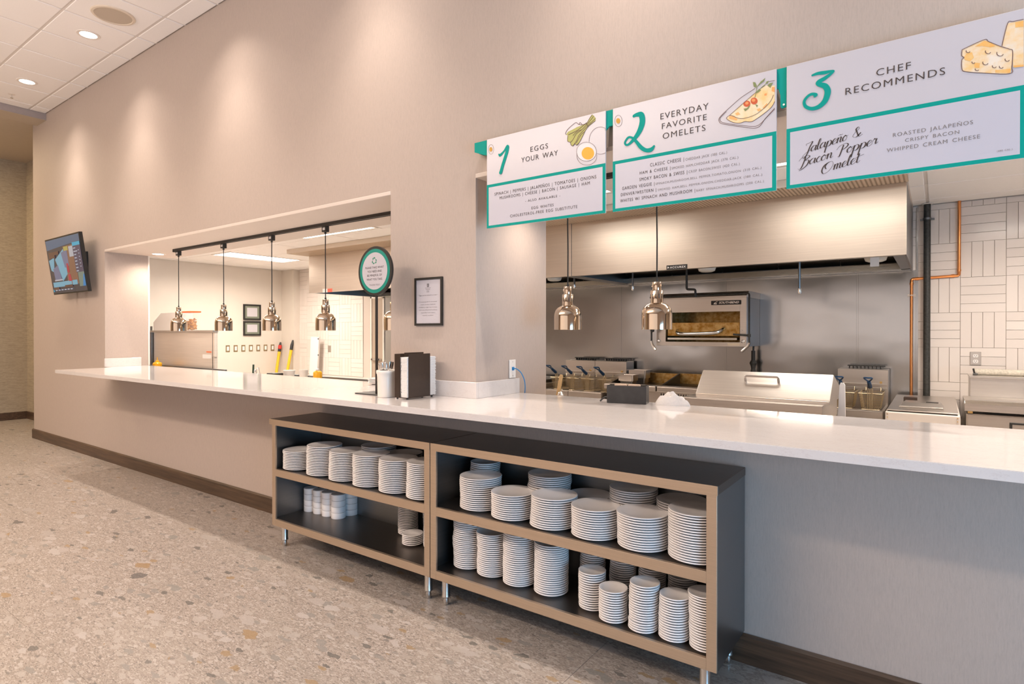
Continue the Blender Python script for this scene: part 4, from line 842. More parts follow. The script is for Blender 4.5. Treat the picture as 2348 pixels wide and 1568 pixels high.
DRAW={
 'N1':[[(-2.0135,2.4663,0.0038),(-2.0053,2.4599,0.0082),(-1.9927,2.4651,0.0069),(-1.974,2.4793,0.0056),(-1.9523,2.5002,0.0087),(-1.9535,2.4781,0.0105),(-1.9677,2.4408,0.0105),(-1.9833,2.4035,0.0106),(-1.999,2.361,0.0107)]],
 'N2':[[(-1.1937,2.506,0.0073),(-1.1782,2.5089,0.0093),(-1.1576,2.5044,0.0133),(-1.1499,2.4812,0.0143),(-1.1534,2.4532,0.0142),(-1.1678,2.4225,0.0124),(-1.191,2.3957,0.0094),(-1.2197,2.3745,0.0058),(-1.2355,2.375,0.0048),(-1.2398,2.388,0.0048),(-1.2239,2.4069,0.0052),(-1.204,2.4031,0.0052),(-1.1832,2.3822,0.0073),(-1.1574,2.3485,0.0092),(-1.1319,2.3294,0.0091),(-1.1067,2.3272,0.01),(-1.0907,2.3409,0.005)]],
 'N3':[[(-0.4158,2.5033,0.004),(-0.3958,2.5056,0.0062),(-0.3694,2.5027,0.007),(-0.3389,2.5007,0.0034),(-0.3649,2.483,0.0069),(-0.3935,2.4695,0.0089),(-0.389,2.4596,0.0088),(-0.3692,2.4473,0.0105),(-0.3604,2.4232,0.0113),(-0.3691,2.3909,0.0105),(-0.391,2.3713,0.0088),(-0.4178,2.3684,0.0072),(-0.4403,2.3824,0.0063),(-0.4458,2.4036,0.0054),(-0.4336,2.4207,0.0054),(-0.4179,2.427,0.0058),(-0.4022,2.4208,0.0062),(-0.408,2.4147,0.0035)]],
 'scallion_fill':[[(-1.4197,2.562),(-1.4114,2.5539),(-1.4008,2.5401),(-1.402,2.5277),(-1.4256,2.5137),(-1.4495,2.5038),(-1.4615,2.485),(-1.4664,2.4732),(-1.4785,2.4564),(-1.4979,2.4281),(-1.5102,2.4239),(-1.5201,2.4322),(-1.5324,2.4237),(-1.5436,2.4323),(-1.5473,2.4449),(-1.5624,2.4531),(-1.5649,2.4688),(-1.5624,2.4835),(-1.5724,2.492),(-1.5624,2.503),(-1.5325,2.51),(-1.5103,2.5162),(-1.4834,2.5192),(-1.4543,2.5249),(-1.4424,2.5362),(-1.4281,2.5564)]],
 'scallion_line':[[(-1.4197,2.562),(-1.4352,2.5453),(-1.4495,2.5271),(-1.4688,2.5184),(-1.498,2.503),(-1.5226,2.495),(-1.5599,2.4873)],[(-1.4114,2.5528),(-1.4352,2.5305),(-1.4543,2.5154),(-1.4833,2.4958),(-1.5127,2.4823),(-1.5324,2.4561),(-1.5473,2.446)],[(-1.402,2.5382),(-1.428,2.5226),(-1.4495,2.508),(-1.4761,2.4879),(-1.498,2.4709),(-1.5102,2.4475),(-1.5324,2.4237)],[(-1.402,2.5267),(-1.4352,2.5114),(-1.4591,2.4888),(-1.4736,2.4661),(-1.4906,2.4395),(-1.509,2.4237)],[(-1.5724,2.4909),(-1.5762,2.4992),(-1.5649,2.5143),(-1.5424,2.5292),(-1.5177,2.5403),(-1.5078,2.5371),(-1.4968,2.5274),(-1.4761,2.522),(-1.4543,2.5239)],[(-1.4968,2.5274),(-1.4907,2.5357),(-1.4785,2.5246)],[(-1.5624,2.4835),(-1.5649,2.4666),(-1.5624,2.4531),(-1.5473,2.446)],[(-1.5473,2.4449),(-1.5436,2.4323),(-1.5324,2.4237),(-1.5201,2.4344)],[(-1.5201,2.4344),(-1.5102,2.4239),(-1.4979,2.4302)],[(-1.4568,2.5286),(-1.4423,2.5045)],[(-1.4834,2.4979),(-1.5102,2.4926),(-1.5325,2.4776)],[(-1.4664,2.4838),(-1.4882,2.469),(-1.5127,2.4351)]],
 'egg_white':[[(-1.3971,2.3703),(-1.3985,2.3601),(-1.4026,2.3508),(-1.4092,2.343),(-1.418,2.337),(-1.4286,2.3332),(-1.4405,2.3317),(-1.453,2.3326),(-1.4656,2.336),(-1.4776,2.3416),(-1.4885,2.3492),(-1.4976,2.3583),(-1.5044,2.3687),(-1.5087,2.3796),(-1.5102,2.3906),(-1.5087,2.4011),(-1.5045,2.4106),(-1.4976,2.4184),(-1.4885,2.4244),(-1.4777,2.428),(-1.4657,2.4293),(-1.4531,2.4281),(-1.4405,2.4246),(-1.4287,2.4188),(-1.4181,2.4112),(-1.4093,2.402),(-1.4026,2.3918),(-1.3985,2.3811),(-1.3971,2.3703)]],
 'egg_yolk':[[(-1.4133,2.38),(-1.4103,2.3729),(-1.409,2.3657),(-1.4095,2.3587),(-1.4117,2.3523),(-1.4156,2.3468),(-1.4209,2.3425),(-1.4274,2.3395),(-1.4348,2.3381),(-1.4428,2.3383),(-1.4508,2.3401),(-1.4586,2.3435),(-1.4656,2.3482),(-1.4717,2.354),(-1.4764,2.3607),(-1.4795,2.3679),(-1.4808,2.3752),(-1.4803,2.3823),(-1.478,2.3887),(-1.474,2.3943),(-1.4686,2.3986),(-1.4619,2.4015),(-1.4545,2.4028),(-1.4465,2.4025),(-1.4385,2.4006),(-1.4308,2.3971),(-1.4238,2.3924),(-1.4179,2.3866),(-1.4133,2.38)]],
 'egg_line':[[(-1.3964,2.3702),(-1.3978,2.3598),(-1.402,2.3504),(-1.4087,2.3425),(-1.4176,2.3364),(-1.4283,2.3325),(-1.4403,2.331),(-1.453,2.332),(-1.4658,2.3354),(-1.478,2.341),(-1.4889,2.3487),(-1.4982,2.358),(-1.5051,2.3685),(-1.5094,2.3796),(-1.5109,2.3908),(-1.5095,2.4014),(-1.5051,2.411),(-1.4982,2.4189),(-1.489,2.4249),(-1.478,2.4287),(-1.4658,2.43),(-1.4531,2.4288),(-1.4404,2.4252),(-1.4284,2.4193),(-1.4176,2.4116),(-1.4087,2.4023),(-1.402,2.392),(-1.3979,2.3811),(-1.3964,2.3702)],[(-1.3949,2.3558),(-1.3941,2.3499),(-1.3943,2.3441),(-1.3953,2.3385),(-1.3972,2.3332),(-1.4,2.3283),(-1.4036,2.3238),(-1.408,2.3199),(-1.413,2.3166),(-1.4187,2.314),(-1.4249,2.3121),(-1.4316,2.3109),(-1.4386,2.3104),(-1.4458,2.3108),(-1.4531,2.3119),(-1.4604,2.3137),(-1.4675,2.3163),(-1.4744,2.3195),(-1.4809,2.3234),(-1.4869,2.3279),(-1.4924,2.3328),(-1.4971,2.3382),(-1.5011,2.3439),(-1.5043,2.3499),(-1.5066,2.356),(-1.508,2.3621),(-1.5084,2.3681),(-1.5079,2.374),(-1.5065,2.3796)],[(-1.4372,2.4276),(-1.4375,2.4334),(-1.4373,2.4392),(-1.4366,2.4448),(-1.4355,2.4502),(-1.434,2.4555),(-1.432,2.4605),(-1.4296,2.4652),(-1.4268,2.4696),(-1.4236,2.4736),(-1.4201,2.4773),(-1.4162,2.4805),(-1.4121,2.4833),(-1.4077,2.4857),(-1.4031,2.4877),(-1.3982,2.4891),(-1.3932,2.4901),(-1.3881,2.4906),(-1.3828,2.4905),(-1.3776,2.49),(-1.3723,2.4891),(-1.367,2.4876),(-1.3618,2.4857),(-1.3567,2.4833),(-1.3517,2.4805),(-1.3469,2.4773),(-1.3422,2.4737),(-1.3378,2.4697),(-1.3337,2.4654)],[(-1.3425,2.3571),(-1.3441,2.3564),(-1.3459,2.3557),(-1.3476,2.3551),(-1.3494,2.3546),(-1.3512,2.3541),(-1.353,2.3537),(-1.3549,2.3534),(-1.3567,2.3531),(-1.3586,2.3529),(-1.3605,2.3528),(-1.3624,2.3527),(-1.3644,2.3527),(-1.3663,2.3527),(-1.3682,2.3529),(-1.3702,2.3531),(-1.3721,2.3533),(-1.3741,2.3536),(-1.3761,2.354),(-1.378,2.3545),(-1.38,2.355),(-1.3819,2.3556),(-1.3839,2.3563),(-1.3858,2.357),(-1.3878,2.3578),(-1.3897,2.3586),(-1.3916,2.3595),(-1.3935,2.3605),(-1.3953,2.3615)]],
 'omelet_fill':[[(-0.7431,2.4113),(-0.6841,2.4524),(-0.6393,2.4821),(-0.5954,2.5063),(-0.5585,2.4972),(-0.5584,2.4531),(-0.5583,2.4302),(-0.5705,2.4101),(-0.5983,2.3899),(-0.6486,2.365),(-0.6775,2.3711),(-0.7018,2.3686),(-0.7298,2.3787),(-0.7548,2.3984),(-0.7514,2.408)]],
 'omelet_spot':[[(-0.7448,2.4091),(-0.7298,2.4067),(-0.7084,2.3886),(-0.7133,2.3828),(-0.7364,2.3928),(-0.7447,2.3997)],[(-0.5692,2.4933),(-0.5584,2.4906),(-0.5584,2.4678),(-0.5707,2.4773)],[(-0.6297,2.4134),(-0.6171,2.4156),(-0.6108,2.4042),(-0.6249,2.4024)],[(-0.7199,2.4148),(-0.7068,2.4187),(-0.697,2.4064),(-0.7134,2.4049)],[(-0.5985,2.4724),(-0.5891,2.4718),(-0.5907,2.4623),(-0.6,2.4645)],[(-0.6061,2.4148),(-0.5891,2.4307),(-0.5859,2.4218),(-0.5999,2.4084)]],
 'tomato':[[(-0.6563,2.4472),(-0.6558,2.4442),(-0.6561,2.4413),(-0.657,2.4386),(-0.6587,2.4363),(-0.6609,2.4345),(-0.6636,2.4332),(-0.6666,2.4326),(-0.6699,2.4326),(-0.6731,2.4333),(-0.6763,2.4346),(-0.6791,2.4365),(-0.6815,2.4389),(-0.6834,2.4416),(-0.6846,2.4445),(-0.685,2.4476),(-0.6848,2.4505),(-0.6838,2.4532),(-0.6821,2.4555),(-0.6799,2.4573),(-0.6772,2.4586),(-0.6741,2.4592),(-0.6709,2.4592),(-0.6676,2.4585),(-0.6645,2.4571),(-0.6617,2.4552),(-0.6593,2.4529),(-0.6575,2.4502),(-0.6563,2.4472)],[(-0.6266,2.4475),(-0.6269,2.4444),(-0.628,2.4415),(-0.6297,2.4391),(-0.6319,2.4373),(-0.6346,2.4362),(-0.6376,2.4358),(-0.6408,2.4362),(-0.644,2.4373),(-0.647,2.439),(-0.6497,2.4414),(-0.652,2.4442),(-0.6537,2.4474),(-0.6548,2.4508),(-0.6552,2.4541),(-0.6548,2.4573),(-0.6538,2.4602),(-0.6521,2.4626),(-0.6498,2.4644),(-0.6471,2.4655),(-0.644,2.4659),(-0.6409,2.4655),(-0.6377,2.4644),(-0.6347,2.4626),(-0.632,2.4602),(-0.6297,2.4574),(-0.628,2.4542),(-0.627,2.4509),(-0.6266,2.4475)]],
 'tomato_mid':[[(-0.6635,2.4491),(-0.6633,2.4476),(-0.6634,2.4462),(-0.6639,2.4449),(-0.6647,2.4437),(-0.6658,2.4428),(-0.6671,2.4422),(-0.6686,2.4419),(-0.6701,2.4419),(-0.6717,2.4423),(-0.6733,2.4429),(-0.6747,2.4438),(-0.6758,2.445),(-0.6767,2.4463),(-0.6773,2.4477),(-0.6775,2.4492),(-0.6774,2.4506),(-0.6769,2.4519),(-0.6761,2.4531),(-0.675,2.454),(-0.6737,2.4546),(-0.6722,2.4549),(-0.6706,2.4549),(-0.669,2.4545),(-0.6675,2.4539),(-0.6661,2.453),(-0.665,2.4518),(-0.6641,2.4505),(-0.6635,2.4491)],[(-0.6356,2.4529),(-0.6358,2.4514),(-0.6364,2.4501),(-0.6373,2.449),(-0.6385,2.4481),(-0.6399,2.4476),(-0.6415,2.4475),(-0.6432,2.4477),(-0.6449,2.4483),(-0.6465,2.4492),(-0.648,2.4503),(-0.6492,2.4517),(-0.6501,2.4533),(-0.6507,2.4549),(-0.6509,2.4565),(-0.6507,2.458),(-0.6501,2.4593),(-0.6492,2.4605),(-0.648,2.4613),(-0.6465,2.4618),(-0.6449,2.4619),(-0.6432,2.4617),(-0.6415,2.4611),(-0.6399,2.4602),(-0.6385,2.4591),(-0.6373,2.4577),(-0.6364,2.4562),(-0.6358,2.4545),(-0.6356,2.4529)]],
 'omelet_line':[[(-0.7431,2.4113),(-0.6841,2.4524),(-0.6393,2.4821),(-0.611,2.5002),(-0.5954,2.5063)],[(-0.7431,2.4113),(-0.7531,2.4066),(-0.7548,2.3984),(-0.7298,2.3787),(-0.7018,2.3686),(-0.6775,2.3711),(-0.6486,2.365),(-0.5983,2.3899),(-0.5705,2.4101),(-0.5583,2.4302)],[(-0.7431,2.4113),(-0.7298,2.4067),(-0.7068,2.3916),(-0.6775,2.3854),(-0.6328,2.3925),(-0.5952,2.4156),(-0.5736,2.437),(-0.563,2.4591)],[(-0.5582,2.4024),(-0.5951,2.3662),(-0.6169,2.3394),(-0.6358,2.3341),(-0.6581,2.3394),(-0.7297,2.3642),(-0.7766,2.3824),(-0.7876,2.3942),(-0.7876,2.4088),(-0.7682,2.427),(-0.7299,2.4543),(-0.6939,2.4782),(-0.6378,2.5033)],[(-0.5582,2.3975),(-0.5828,2.3767),(-0.6185,2.3463),(-0.6486,2.3442),(-0.7298,2.3693),(-0.7732,2.3869),(-0.7834,2.3993),(-0.7817,2.411),(-0.7565,2.4313)],[(-0.5815,2.5193),(-0.5585,2.5176)]],
 'herb':[[(-0.6299,2.5064),(-0.6236,2.5165),(-0.6111,2.5283),(-0.5955,2.5384),(-0.6001,2.5255),(-0.6126,2.5187)],[(-0.6458,2.5328),(-0.6362,2.5296),(-0.6299,2.5147),(-0.633,2.5055),(-0.6425,2.5128)],[(-0.6298,2.4898),(-0.6204,2.4975),(-0.6125,2.4906),(-0.6267,2.4824),(-0.6346,2.4826)],[(-0.5954,2.5112),(-0.5908,2.5216),(-0.5815,2.5225),(-0.5861,2.5122)],[(-0.5877,2.5044),(-0.5769,2.5115),(-0.5646,2.5101),(-0.5707,2.5018),(-0.5753,2.4915)],[(-0.6841,2.4271),(-0.6679,2.4269),(-0.6551,2.4374),(-0.6647,2.4228),(-0.6776,2.4156)],[(-0.636,2.4364),(-0.625,2.4289),(-0.6297,2.4217)]],
 'herb_line':[[(-0.6377,2.4651),(-0.633,2.4839),(-0.6283,2.5077),(-0.6111,2.5283)],[(-0.633,2.4839),(-0.6141,2.4993),(-0.5954,2.5112),(-0.5815,2.5209)],[(-0.6776,2.4173),(-0.6583,2.4365)]],
 'cheese_fill':[[(0.067,2.4709),(0.1285,2.4887),(0.1408,2.4789),(0.1733,2.4526),(0.2053,2.4313),(0.2036,2.3905),(0.2008,2.3545),(0.1831,2.3545),(0.1228,2.3739),(0.0818,2.3884),(0.0679,2.3983),(0.0665,2.4337),(0.0728,2.4415),(0.0665,2.4496)],[(0.1769,2.4531),(0.192,2.527),(0.2339,2.5262),(0.2345,2.3685),(0.2066,2.3729),(0.2053,2.4313)]],
 'cheese_spot':[[(0.0803,2.4553),(0.0953,2.4542),(0.1004,2.4339),(0.0905,2.424),(0.0766,2.4309),(0.0716,2.4418)],[(0.1004,2.4166),(0.1178,2.4104),(0.1154,2.3938),(0.103,2.3971)],[(0.1298,2.4852),(0.1468,2.4741),(0.1589,2.4582),(0.1445,2.4577),(0.1225,2.4686),(0.1027,2.4726)],[(0.2119,2.5239),(0.2339,2.5232),(0.234,2.5035),(0.212,2.5056)],[(0.1592,2.3745),(0.2008,2.3683),(0.1985,2.3543),(0.1592,2.3652)],[(0.2078,2.3771),(0.2345,2.3731),(0.2345,2.367),(0.209,2.37)]],
 'cheese_line':[[(0.067,2.4709),(0.1285,2.4887),(0.1408,2.4789),(0.1733,2.4526),(0.197,2.4366),(0.2053,2.4267),(0.2037,2.3752),(0.1985,2.352),(0.1228,2.3739),(0.0818,2.3884),(0.0679,2.3983),(0.0665,2.4337),(0.0728,2.4415),(0.0665,2.4496),(0.067,2.4709)],[(0.1769,2.4531),(0.192,2.527),(0.2061,2.5287),(0.2339,2.5277)],[(0.1465,2.4402),(0.1454,2.4382),(0.1438,2.4369),(0.1417,2.4364),(0.1394,2.4367),(0.1372,2.4378),(0.1352,2.4396),(0.1336,2.442),(0.1326,2.4447),(0.1323,2.4473),(0.1328,2.4498)],[(0.1806,2.4239),(0.1793,2.4214),(0.1772,2.4197),(0.1747,2.4191),(0.1719,2.4194),(0.1692,2.4208),(0.1667,2.4231),(0.1648,2.426),(0.1636,2.4293),(0.1632,2.4326),(0.1638,2.4357)],[(0.1394,2.4033),(0.1383,2.4013),(0.1366,2.3999),(0.1345,2.3994),(0.1322,2.3997),(0.13,2.4008),(0.128,2.4026),(0.1264,2.4049),(0.1254,2.4076),(0.1251,2.4103),(0.1256,2.4128)],[(0.1968,2.3991),(0.1959,2.3975),(0.1946,2.3964),(0.1929,2.3959),(0.1911,2.3961),(0.1893,2.397),(0.1876,2.3985),(0.1864,2.4005),(0.1856,2.4026),(0.1854,2.4048),(0.1857,2.4069)],[(0.1619,2.3856),(0.161,2.3841),(0.1598,2.3831),(0.1583,2.3827),(0.1566,2.3829),(0.1549,2.3837),(0.1534,2.385),(0.1523,2.3868),(0.1516,2.3888),(0.1513,2.3908),(0.1517,2.3926)],[(0.1804,2.3792),(0.1796,2.3777),(0.1783,2.3767),(0.1768,2.3763),(0.1752,2.3765),(0.1735,2.3773),(0.172,2.3786),(0.1709,2.3803),(0.1702,2.3823),(0.17,2.3843),(0.1703,2.3861)],[(0.1033,2.4157),(0.1026,2.4146),(0.1016,2.4138),(0.1004,2.4134),(0.0991,2.4136),(0.0977,2.4143),(0.0965,2.4153),(0.0956,2.4167),(0.095,2.4183),(0.0948,2.4199),(0.0951,2.4213)],[(0.1138,2.3876),(0.1131,2.3862),(0.112,2.3853),(0.1106,2.3849),(0.109,2.3851),(0.1075,2.3858),(0.1062,2.3871),(0.1051,2.3886),(0.1044,2.3904),(0.1042,2.3922),(0.1045,2.3939)],[(0.0894,2.4584),(0.0885,2.4569),(0.0872,2.4559),(0.0857,2.4555),(0.0839,2.4558),(0.0822,2.4566),(0.0806,2.458),(0.0794,2.4598),(0.0786,2.4619),(0.0784,2.4639),(0.0788,2.4658)]],
 'badge1':[[(-2.0497,2.5005),(-2.0501,2.4945),(-2.0516,2.489),(-2.0539,2.4843),(-2.0569,2.4805),(-2.0605,2.4779),(-2.0646,2.4766),(-2.0689,2.4767),(-2.0732,2.4781),(-2.0773,2.4809),(-2.081,2.4848),(-2.084,2.4897),(-2.0864,2.4953),(-2.0878,2.5014),(-2.0883,2.5076),(-2.0878,2.5136),(-2.0864,2.5191),(-2.084,2.5239),(-2.081,2.5277),(-2.0773,2.5303),(-2.0732,2.5315),(-2.0689,2.5314),(-2.0646,2.5299),(-2.0605,2.5271),(-2.0569,2.5232),(-2.0538,2.5183),(-2.0516,2.5127),(-2.0501,2.5067),(-2.0497,2.5005)]],
 'badge1y':[[(-2.0593,2.5023),(-2.0595,2.4994),(-2.0604,2.4968),(-2.0617,2.4945),(-2.0634,2.4927),(-2.0655,2.4915),(-2.0678,2.491),(-2.0702,2.4911),(-2.0726,2.4919),(-2.075,2.4932),(-2.077,2.4952),(-2.0788,2.4976),(-2.0801,2.5003),(-2.0809,2.5033),(-2.0812,2.5063),(-2.0809,2.5092),(-2.0801,2.5118),(-2.0788,2.5141),(-2.077,2.5158),(-2.0749,2.517),(-2.0726,2.5176),(-2.0702,2.5175),(-2.0678,2.5167),(-2.0654,2.5153),(-2.0634,2.5133),(-2.0616,2.5109),(-2.0603,2.5082),(-2.0595,2.5053),(-2.0593,2.5023)]],
 'badge2':[[(-1.2558,2.4953),(-1.2563,2.4892),(-1.2578,2.4836),(-1.2601,2.4788),(-1.2632,2.4751),(-1.267,2.4725),(-1.2712,2.4713),(-1.2756,2.4715),(-1.28,2.4731),(-1.2842,2.476),(-1.288,2.4802),(-1.2912,2.4853),(-1.2936,2.4911),(-1.2951,2.4973),(-1.2956,2.5037),(-1.2951,2.5099),(-1.2936,2.5155),(-1.2912,2.5203),(-1.2881,2.5241),(-1.2843,2.5266),(-1.2801,2.5278),(-1.2757,2.5275),(-1.2712,2.5259),(-1.267,2.5229),(-1.2633,2.5188),(-1.2601,2.5137),(-1.2578,2.5079),(-1.2563,2.5017),(-1.2558,2.4953)]],
 'badge2y':[[(-1.2654,2.4974),(-1.2657,2.4945),(-1.2665,2.4919),(-1.2679,2.4896),(-1.2697,2.4879),(-1.2718,2.4868),(-1.2742,2.4863),(-1.2767,2.4865),(-1.2792,2.4873),(-1.2816,2.4888),(-1.2837,2.4908),(-1.2855,2.4933),(-1.2869,2.4961),(-1.2877,2.4991),(-1.288,2.5021),(-1.2877,2.505),(-1.2869,2.5077),(-1.2856,2.5099),(-1.2838,2.5116),(-1.2816,2.5127),(-1.2792,2.5132),(-1.2767,2.513),(-1.2742,2.5121),(-1.2718,2.5107),(-1.2697,2.5086),(-1.2679,2.5061),(-1.2666,2.5034),(-1.2657,2.5004),(-1.2654,2.4974)]],
}
bk = thing('sign_backer', 'long teal backing rail joining the three menu signs to the wall', 'sign mount', (-1.0, 2.69, 2.50))
bm = nb(); prism(bm, [(-2.198, 2.566), (0.26, 2.566), (0.26, 2.47), (-0.515, 2.47), (-0.515, 2.402), (-0.532, 2.398), (-0.5375, 2.404), (-0.5385, 2.455), (-0.546, 2.483), (-0.560, 2.487), (-1.33, 2.487), (-1.35, 2.47), (-2.10, 2.475), (-2.198, 2.512)], 'y', 2.663, 2.671)
obj('rail_plate', bm, M['teal'], bk)
bm = nb()
for x in (-2.15, -1.33, -0.60, 0.2): box(bm, x-0.02, x+0.02, 2.671, 2.7115, 2.50, 2.54)
obj('standoff', bm, M['teal'], bk)
bm = nb(); tube(bm, [(-0.524, 2.6625, 2.411), (-0.524, 2.659, 2.411)], 0.0042, 10); obj('screw', bm, M['chrome_blue'], bk)
YF = 2.655
def sign(X0, X1, lab, key, texts, badge):
    t = thing('menu_sign', lab, 'menu sign', ((X0+X1)/2, 2.66, 2.056), 'menu signs over the right opening')
    bm = nb(); box(bm, X0, X1, YF, 2.6625, 2.056, 2.5655, 0.0008); obj('board', bm, M['sign_white'], t)
    bm = nb(); y = YF-0.0006; zt = 2.3045; w = 0.0165
    zi = zt - 0.016; zb = 2.056; zo = zb + 0.0145
    for a in ((X0, X1, zi, zt), (X0, X1, zb, zo), (X0, X0+w*0.85, zo, zi), (X1-w, X1, zo, zi)): xyprism_front(bm, [(a[0], a[2]), (a[1], a[2]), (a[1], a[3]), (a[0], a[3])], y)
    obj('teal_border', bm, M['teal'], t, recalc=False)
    bm = nb(); xyprism_front(bm, [(X0+w*0.85, zo), (X1-w, zo), (X1-w, zi), (X0+w*0.85, zi)], y); pn = obj('lower_panel', bm, M['sign_lav'], t, recalc=False)
    for s, a, b, z, cap, st in texts:
        if st == 'S': continue
        bm = nb(); big = cap > 0.022
        put_text(bm, s, a, b, z, cap, YF-0.0014, offset=-0.004 if big else 0.0, space=1.18)
        obj('lettering', bm, M['ink'] if st == 'D' else M['ink_grey'], t, recalc=False)
    bm = nb()
    for n in DRAW[key]:
        sp = spline([(p[0], p[1], p[2]) for p in n], 8); pts = [(p[0], p[1]) for p in sp]; stroke(bm, pts, YF-0.0014, ws=[max(0.0008, p[2]) for p in sp], dy=0.00001)
        for p in (sp[0], sp[-1]): xyprism_front(bm, [(p[0]+abs(p[2])*math.cos(k*0.524), p[1]+abs(p[2])*math.sin(k*0.524)) for k in range(12)], YF-0.0034 if p is sp[-1] else YF-0.0012)
    obj('numeral', bm, M['teal'], t, recalc=False)
    return t
GL = {'a': ([[(0.75,0.85),(0.4,1.0),(0.08,0.55),(0.25,0.02),(0.6,0.3),(0.8,0.98),(0.76,0.3),(0.88,0.0),(1.08,0.25)]],0.98),
 'l': ([[(0,0.2),(0.35,1.2),(0.42,2.0),(0.24,2.1),(0.12,1.2),(0.14,0.2),(0.34,0.0),(0.56,0.25)]],0.48),
 'p': ([[(0.0,0.4),(0.2,0.98),(0.14,0.0),(0.08,-1.05)],[(0.15,0.4),(0.45,1.0),(0.8,0.7),(0.7,0.15),(0.4,-0.02),(0.2,0.15)],[(0.6,0.02),(0.95,0.3)]],0.92),
 'e': ([[(0,0.3),(0.5,0.55),(0.62,0.85),(0.38,1.0),(0.1,0.6),(0.2,0.08),(0.5,0.0),(0.8,0.3)]],0.72),
 'n': ([[(0,0.6),(0.16,0.98),(0.14,0.0)],[(0.15,0.5),(0.45,1.0),(0.62,0.85),(0.6,0.2),(0.75,0.0),(0.95,0.25)]],0.88),
 'o': ([[(0.4,1.0),(0.08,0.6),(0.2,0.05),(0.55,0.1),(0.68,0.6),(0.4,1.0),(0.55,0.82),(0.85,0.85)]],0.78),
 'c': ([[(0.62,0.8),(0.4,1.0),(0.08,0.55),(0.22,0.05),(0.5,0.0),(0.8,0.3)]],0.7),
 'm': ([[(0,0.6),(0.15,0.98),(0.13,0.0)],[(0.15,0.5),(0.4,1.0),(0.55,0.8),(0.52,0.0)],[(0.52,0.5),(0.8,1.0),(0.95,0.8),(0.92,0.2),(1.05,0.0),(1.25,0.25)]],1.17),
 't': ([[(0.32,1.75),(0.2,0.8),(0.22,0.15),(0.4,0.0),(0.65,0.3)],[(-0.1,1.0),(0.3,1.12),(0.95,1.3)]],0.6),
 'r': ([[(0,0.4),(0.2,1.1),(0.3,0.9),(0.52,0.95),(0.5,0.5),(0.55,0.05),(0.85,0.3)]],0.8),
 'J': ([[(0.1,1.5),(0.0,1.9),(0.5,2.0),(1.0,2.1),(0.75,1.0),(0.5,-0.4),(0.1,-0.9),(-0.1,-0.4),(0.4,0.1),(1.0,0.35)]],1.0),
 'B': ([[(0.55,1.9),(0.45,0.8),(0.2,-0.3),(-0.25,-0.2)],[(-0.35,1.3),(0.0,1.95),(0.8,2.1),(1.15,1.7),(0.6,1.1),(1.15,0.9),(1.05,0.1),(0.5,-0.45),(0.0,-0.6)]],1.3),
 'P': ([[(0.5,1.9),(0.4,0.8),(0.25,-0.2),(0.0,-0.15)],[(-0.35,1.2),(0.0,1.9),(0.8,2.1),(1.15,1.6),(0.8,1.0),(0.35,0.9)]],1.15),
 'O': ([[(0.8,1.95),(0.2,1.5),(0.0,0.5),(0.4,-0.2),(1.1,0.1),(1.5,1.1),(1.2,1.9),(0.6,1.8),(0.35,1.1),(0.6,0.6)]],1.65),
 '&': ([[(1.25,0.6),(0.7,0.0),(0.1,0.3),(0.35,0.95),(0.8,1.5),(0.65,1.95),(0.35,1.6),(0.6,0.9),(1.1,0.0),(1.6,0.2)]],1.6), ' ': ([],0.75),
 'N': ([[(0,0.6),(0.16,0.98),(0.14,0.0)],[(0.15,0.5),(0.45,1.0),(0.62,0.85),(0.6,0.2),(0.75,0.0),(0.95,0.25)],[(0.1,1.4),(0.3,1.55),(0.55,1.4),(0.75,1.55)]],0.88)}
def script(bm, word, x0, x1, zb, slope, xh, y):
    adv = sum(GL[c][1] for c in word); sx = (x1-x0)/adv/math.cos(slope); pen = 0.0
    for c in word:
        for st in GL[c][0]:
            sp = spline(st, 6); pts = []
            for a, b in sp:
                b = b if b < 1 else 1+(b-1)*0.8; u = (pen + a)*sx + 0.30*b*xh; v = b*xh
                pts.append((x0 + u*math.cos(slope) - v*math.sin(slope)*0.3, zb + u*math.sin(slope) + v))
            ws = []
            for k in range(len(pts)):
                p, q = pts[max(k-1, 0)], pts[min(k+1, len(pts)-1)]; L = math.hypot(q[0]-p[0], q[1]-p[1]) or 1
                ws.append(0.00055 + 0.0019*max(0, (p[1]-q[1])/L)**1.5)
            stroke(bm, pts, y, ws=ws)
        pen += GL[c][1]
def fills(par, name, key, mat, y, clip=None):
    bm = nb()
    for p in DRAW[key]:
        q = [(min(a, clip) if clip else a, b) for a, b in p]
        f = xyprism_front(bm, q, y)
    bmesh.ops.triangulate(bm, faces=bm.faces[:]); return obj(name, bm, mat, par, recalc=False)
def lines(par, name, key, mat, y, w=0.0011, clip=None, smooth=True):
    bm = nb()
    for p in DRAW[key]:
        p = [(min(a, clip) if clip else a, b) for a, b in p]
        stroke(bm, spline(p, 5) if smooth else p, y, w)
    return obj(name, bm, mat, par, recalc=False)
s1 = sign(-2.100, -1.3455, 'first menu sign with teal numeral 1, Eggs Your Way, beside the column', 'N1', TX1, 1)
s2 = sign(-1.306, -0.5515, 'middle menu sign with teal numeral 2, Everyday Favorite Omelets', 'N2', TX2, 2)
s3 = sign(-0.5125, 0.242, 'right menu sign with teal numeral 3, Chef Recommends', 'N3', TX3, 0)
for wd, a, b, z in (('JalapeNo &', -0.446, -0.240, 2.1905), ('Bacon Popper', -0.462, -0.190, 2.137), ('Omelet', -0.383, -0.250, 2.100)):
    bm = nb(); script(bm, wd, a, b, z, R(10), 0.0205, YF-0.0014); obj('script_lettering', bm, M['ink'], s3, recalc=False)
lf = fills(s1, 'scallion_drawing', 'scallion_fill', M['leaf'], YF-0.0008)
lines(lf, 'pen_lines', 'scallion_line', M['line'], YF-0.0014, 0.0013)
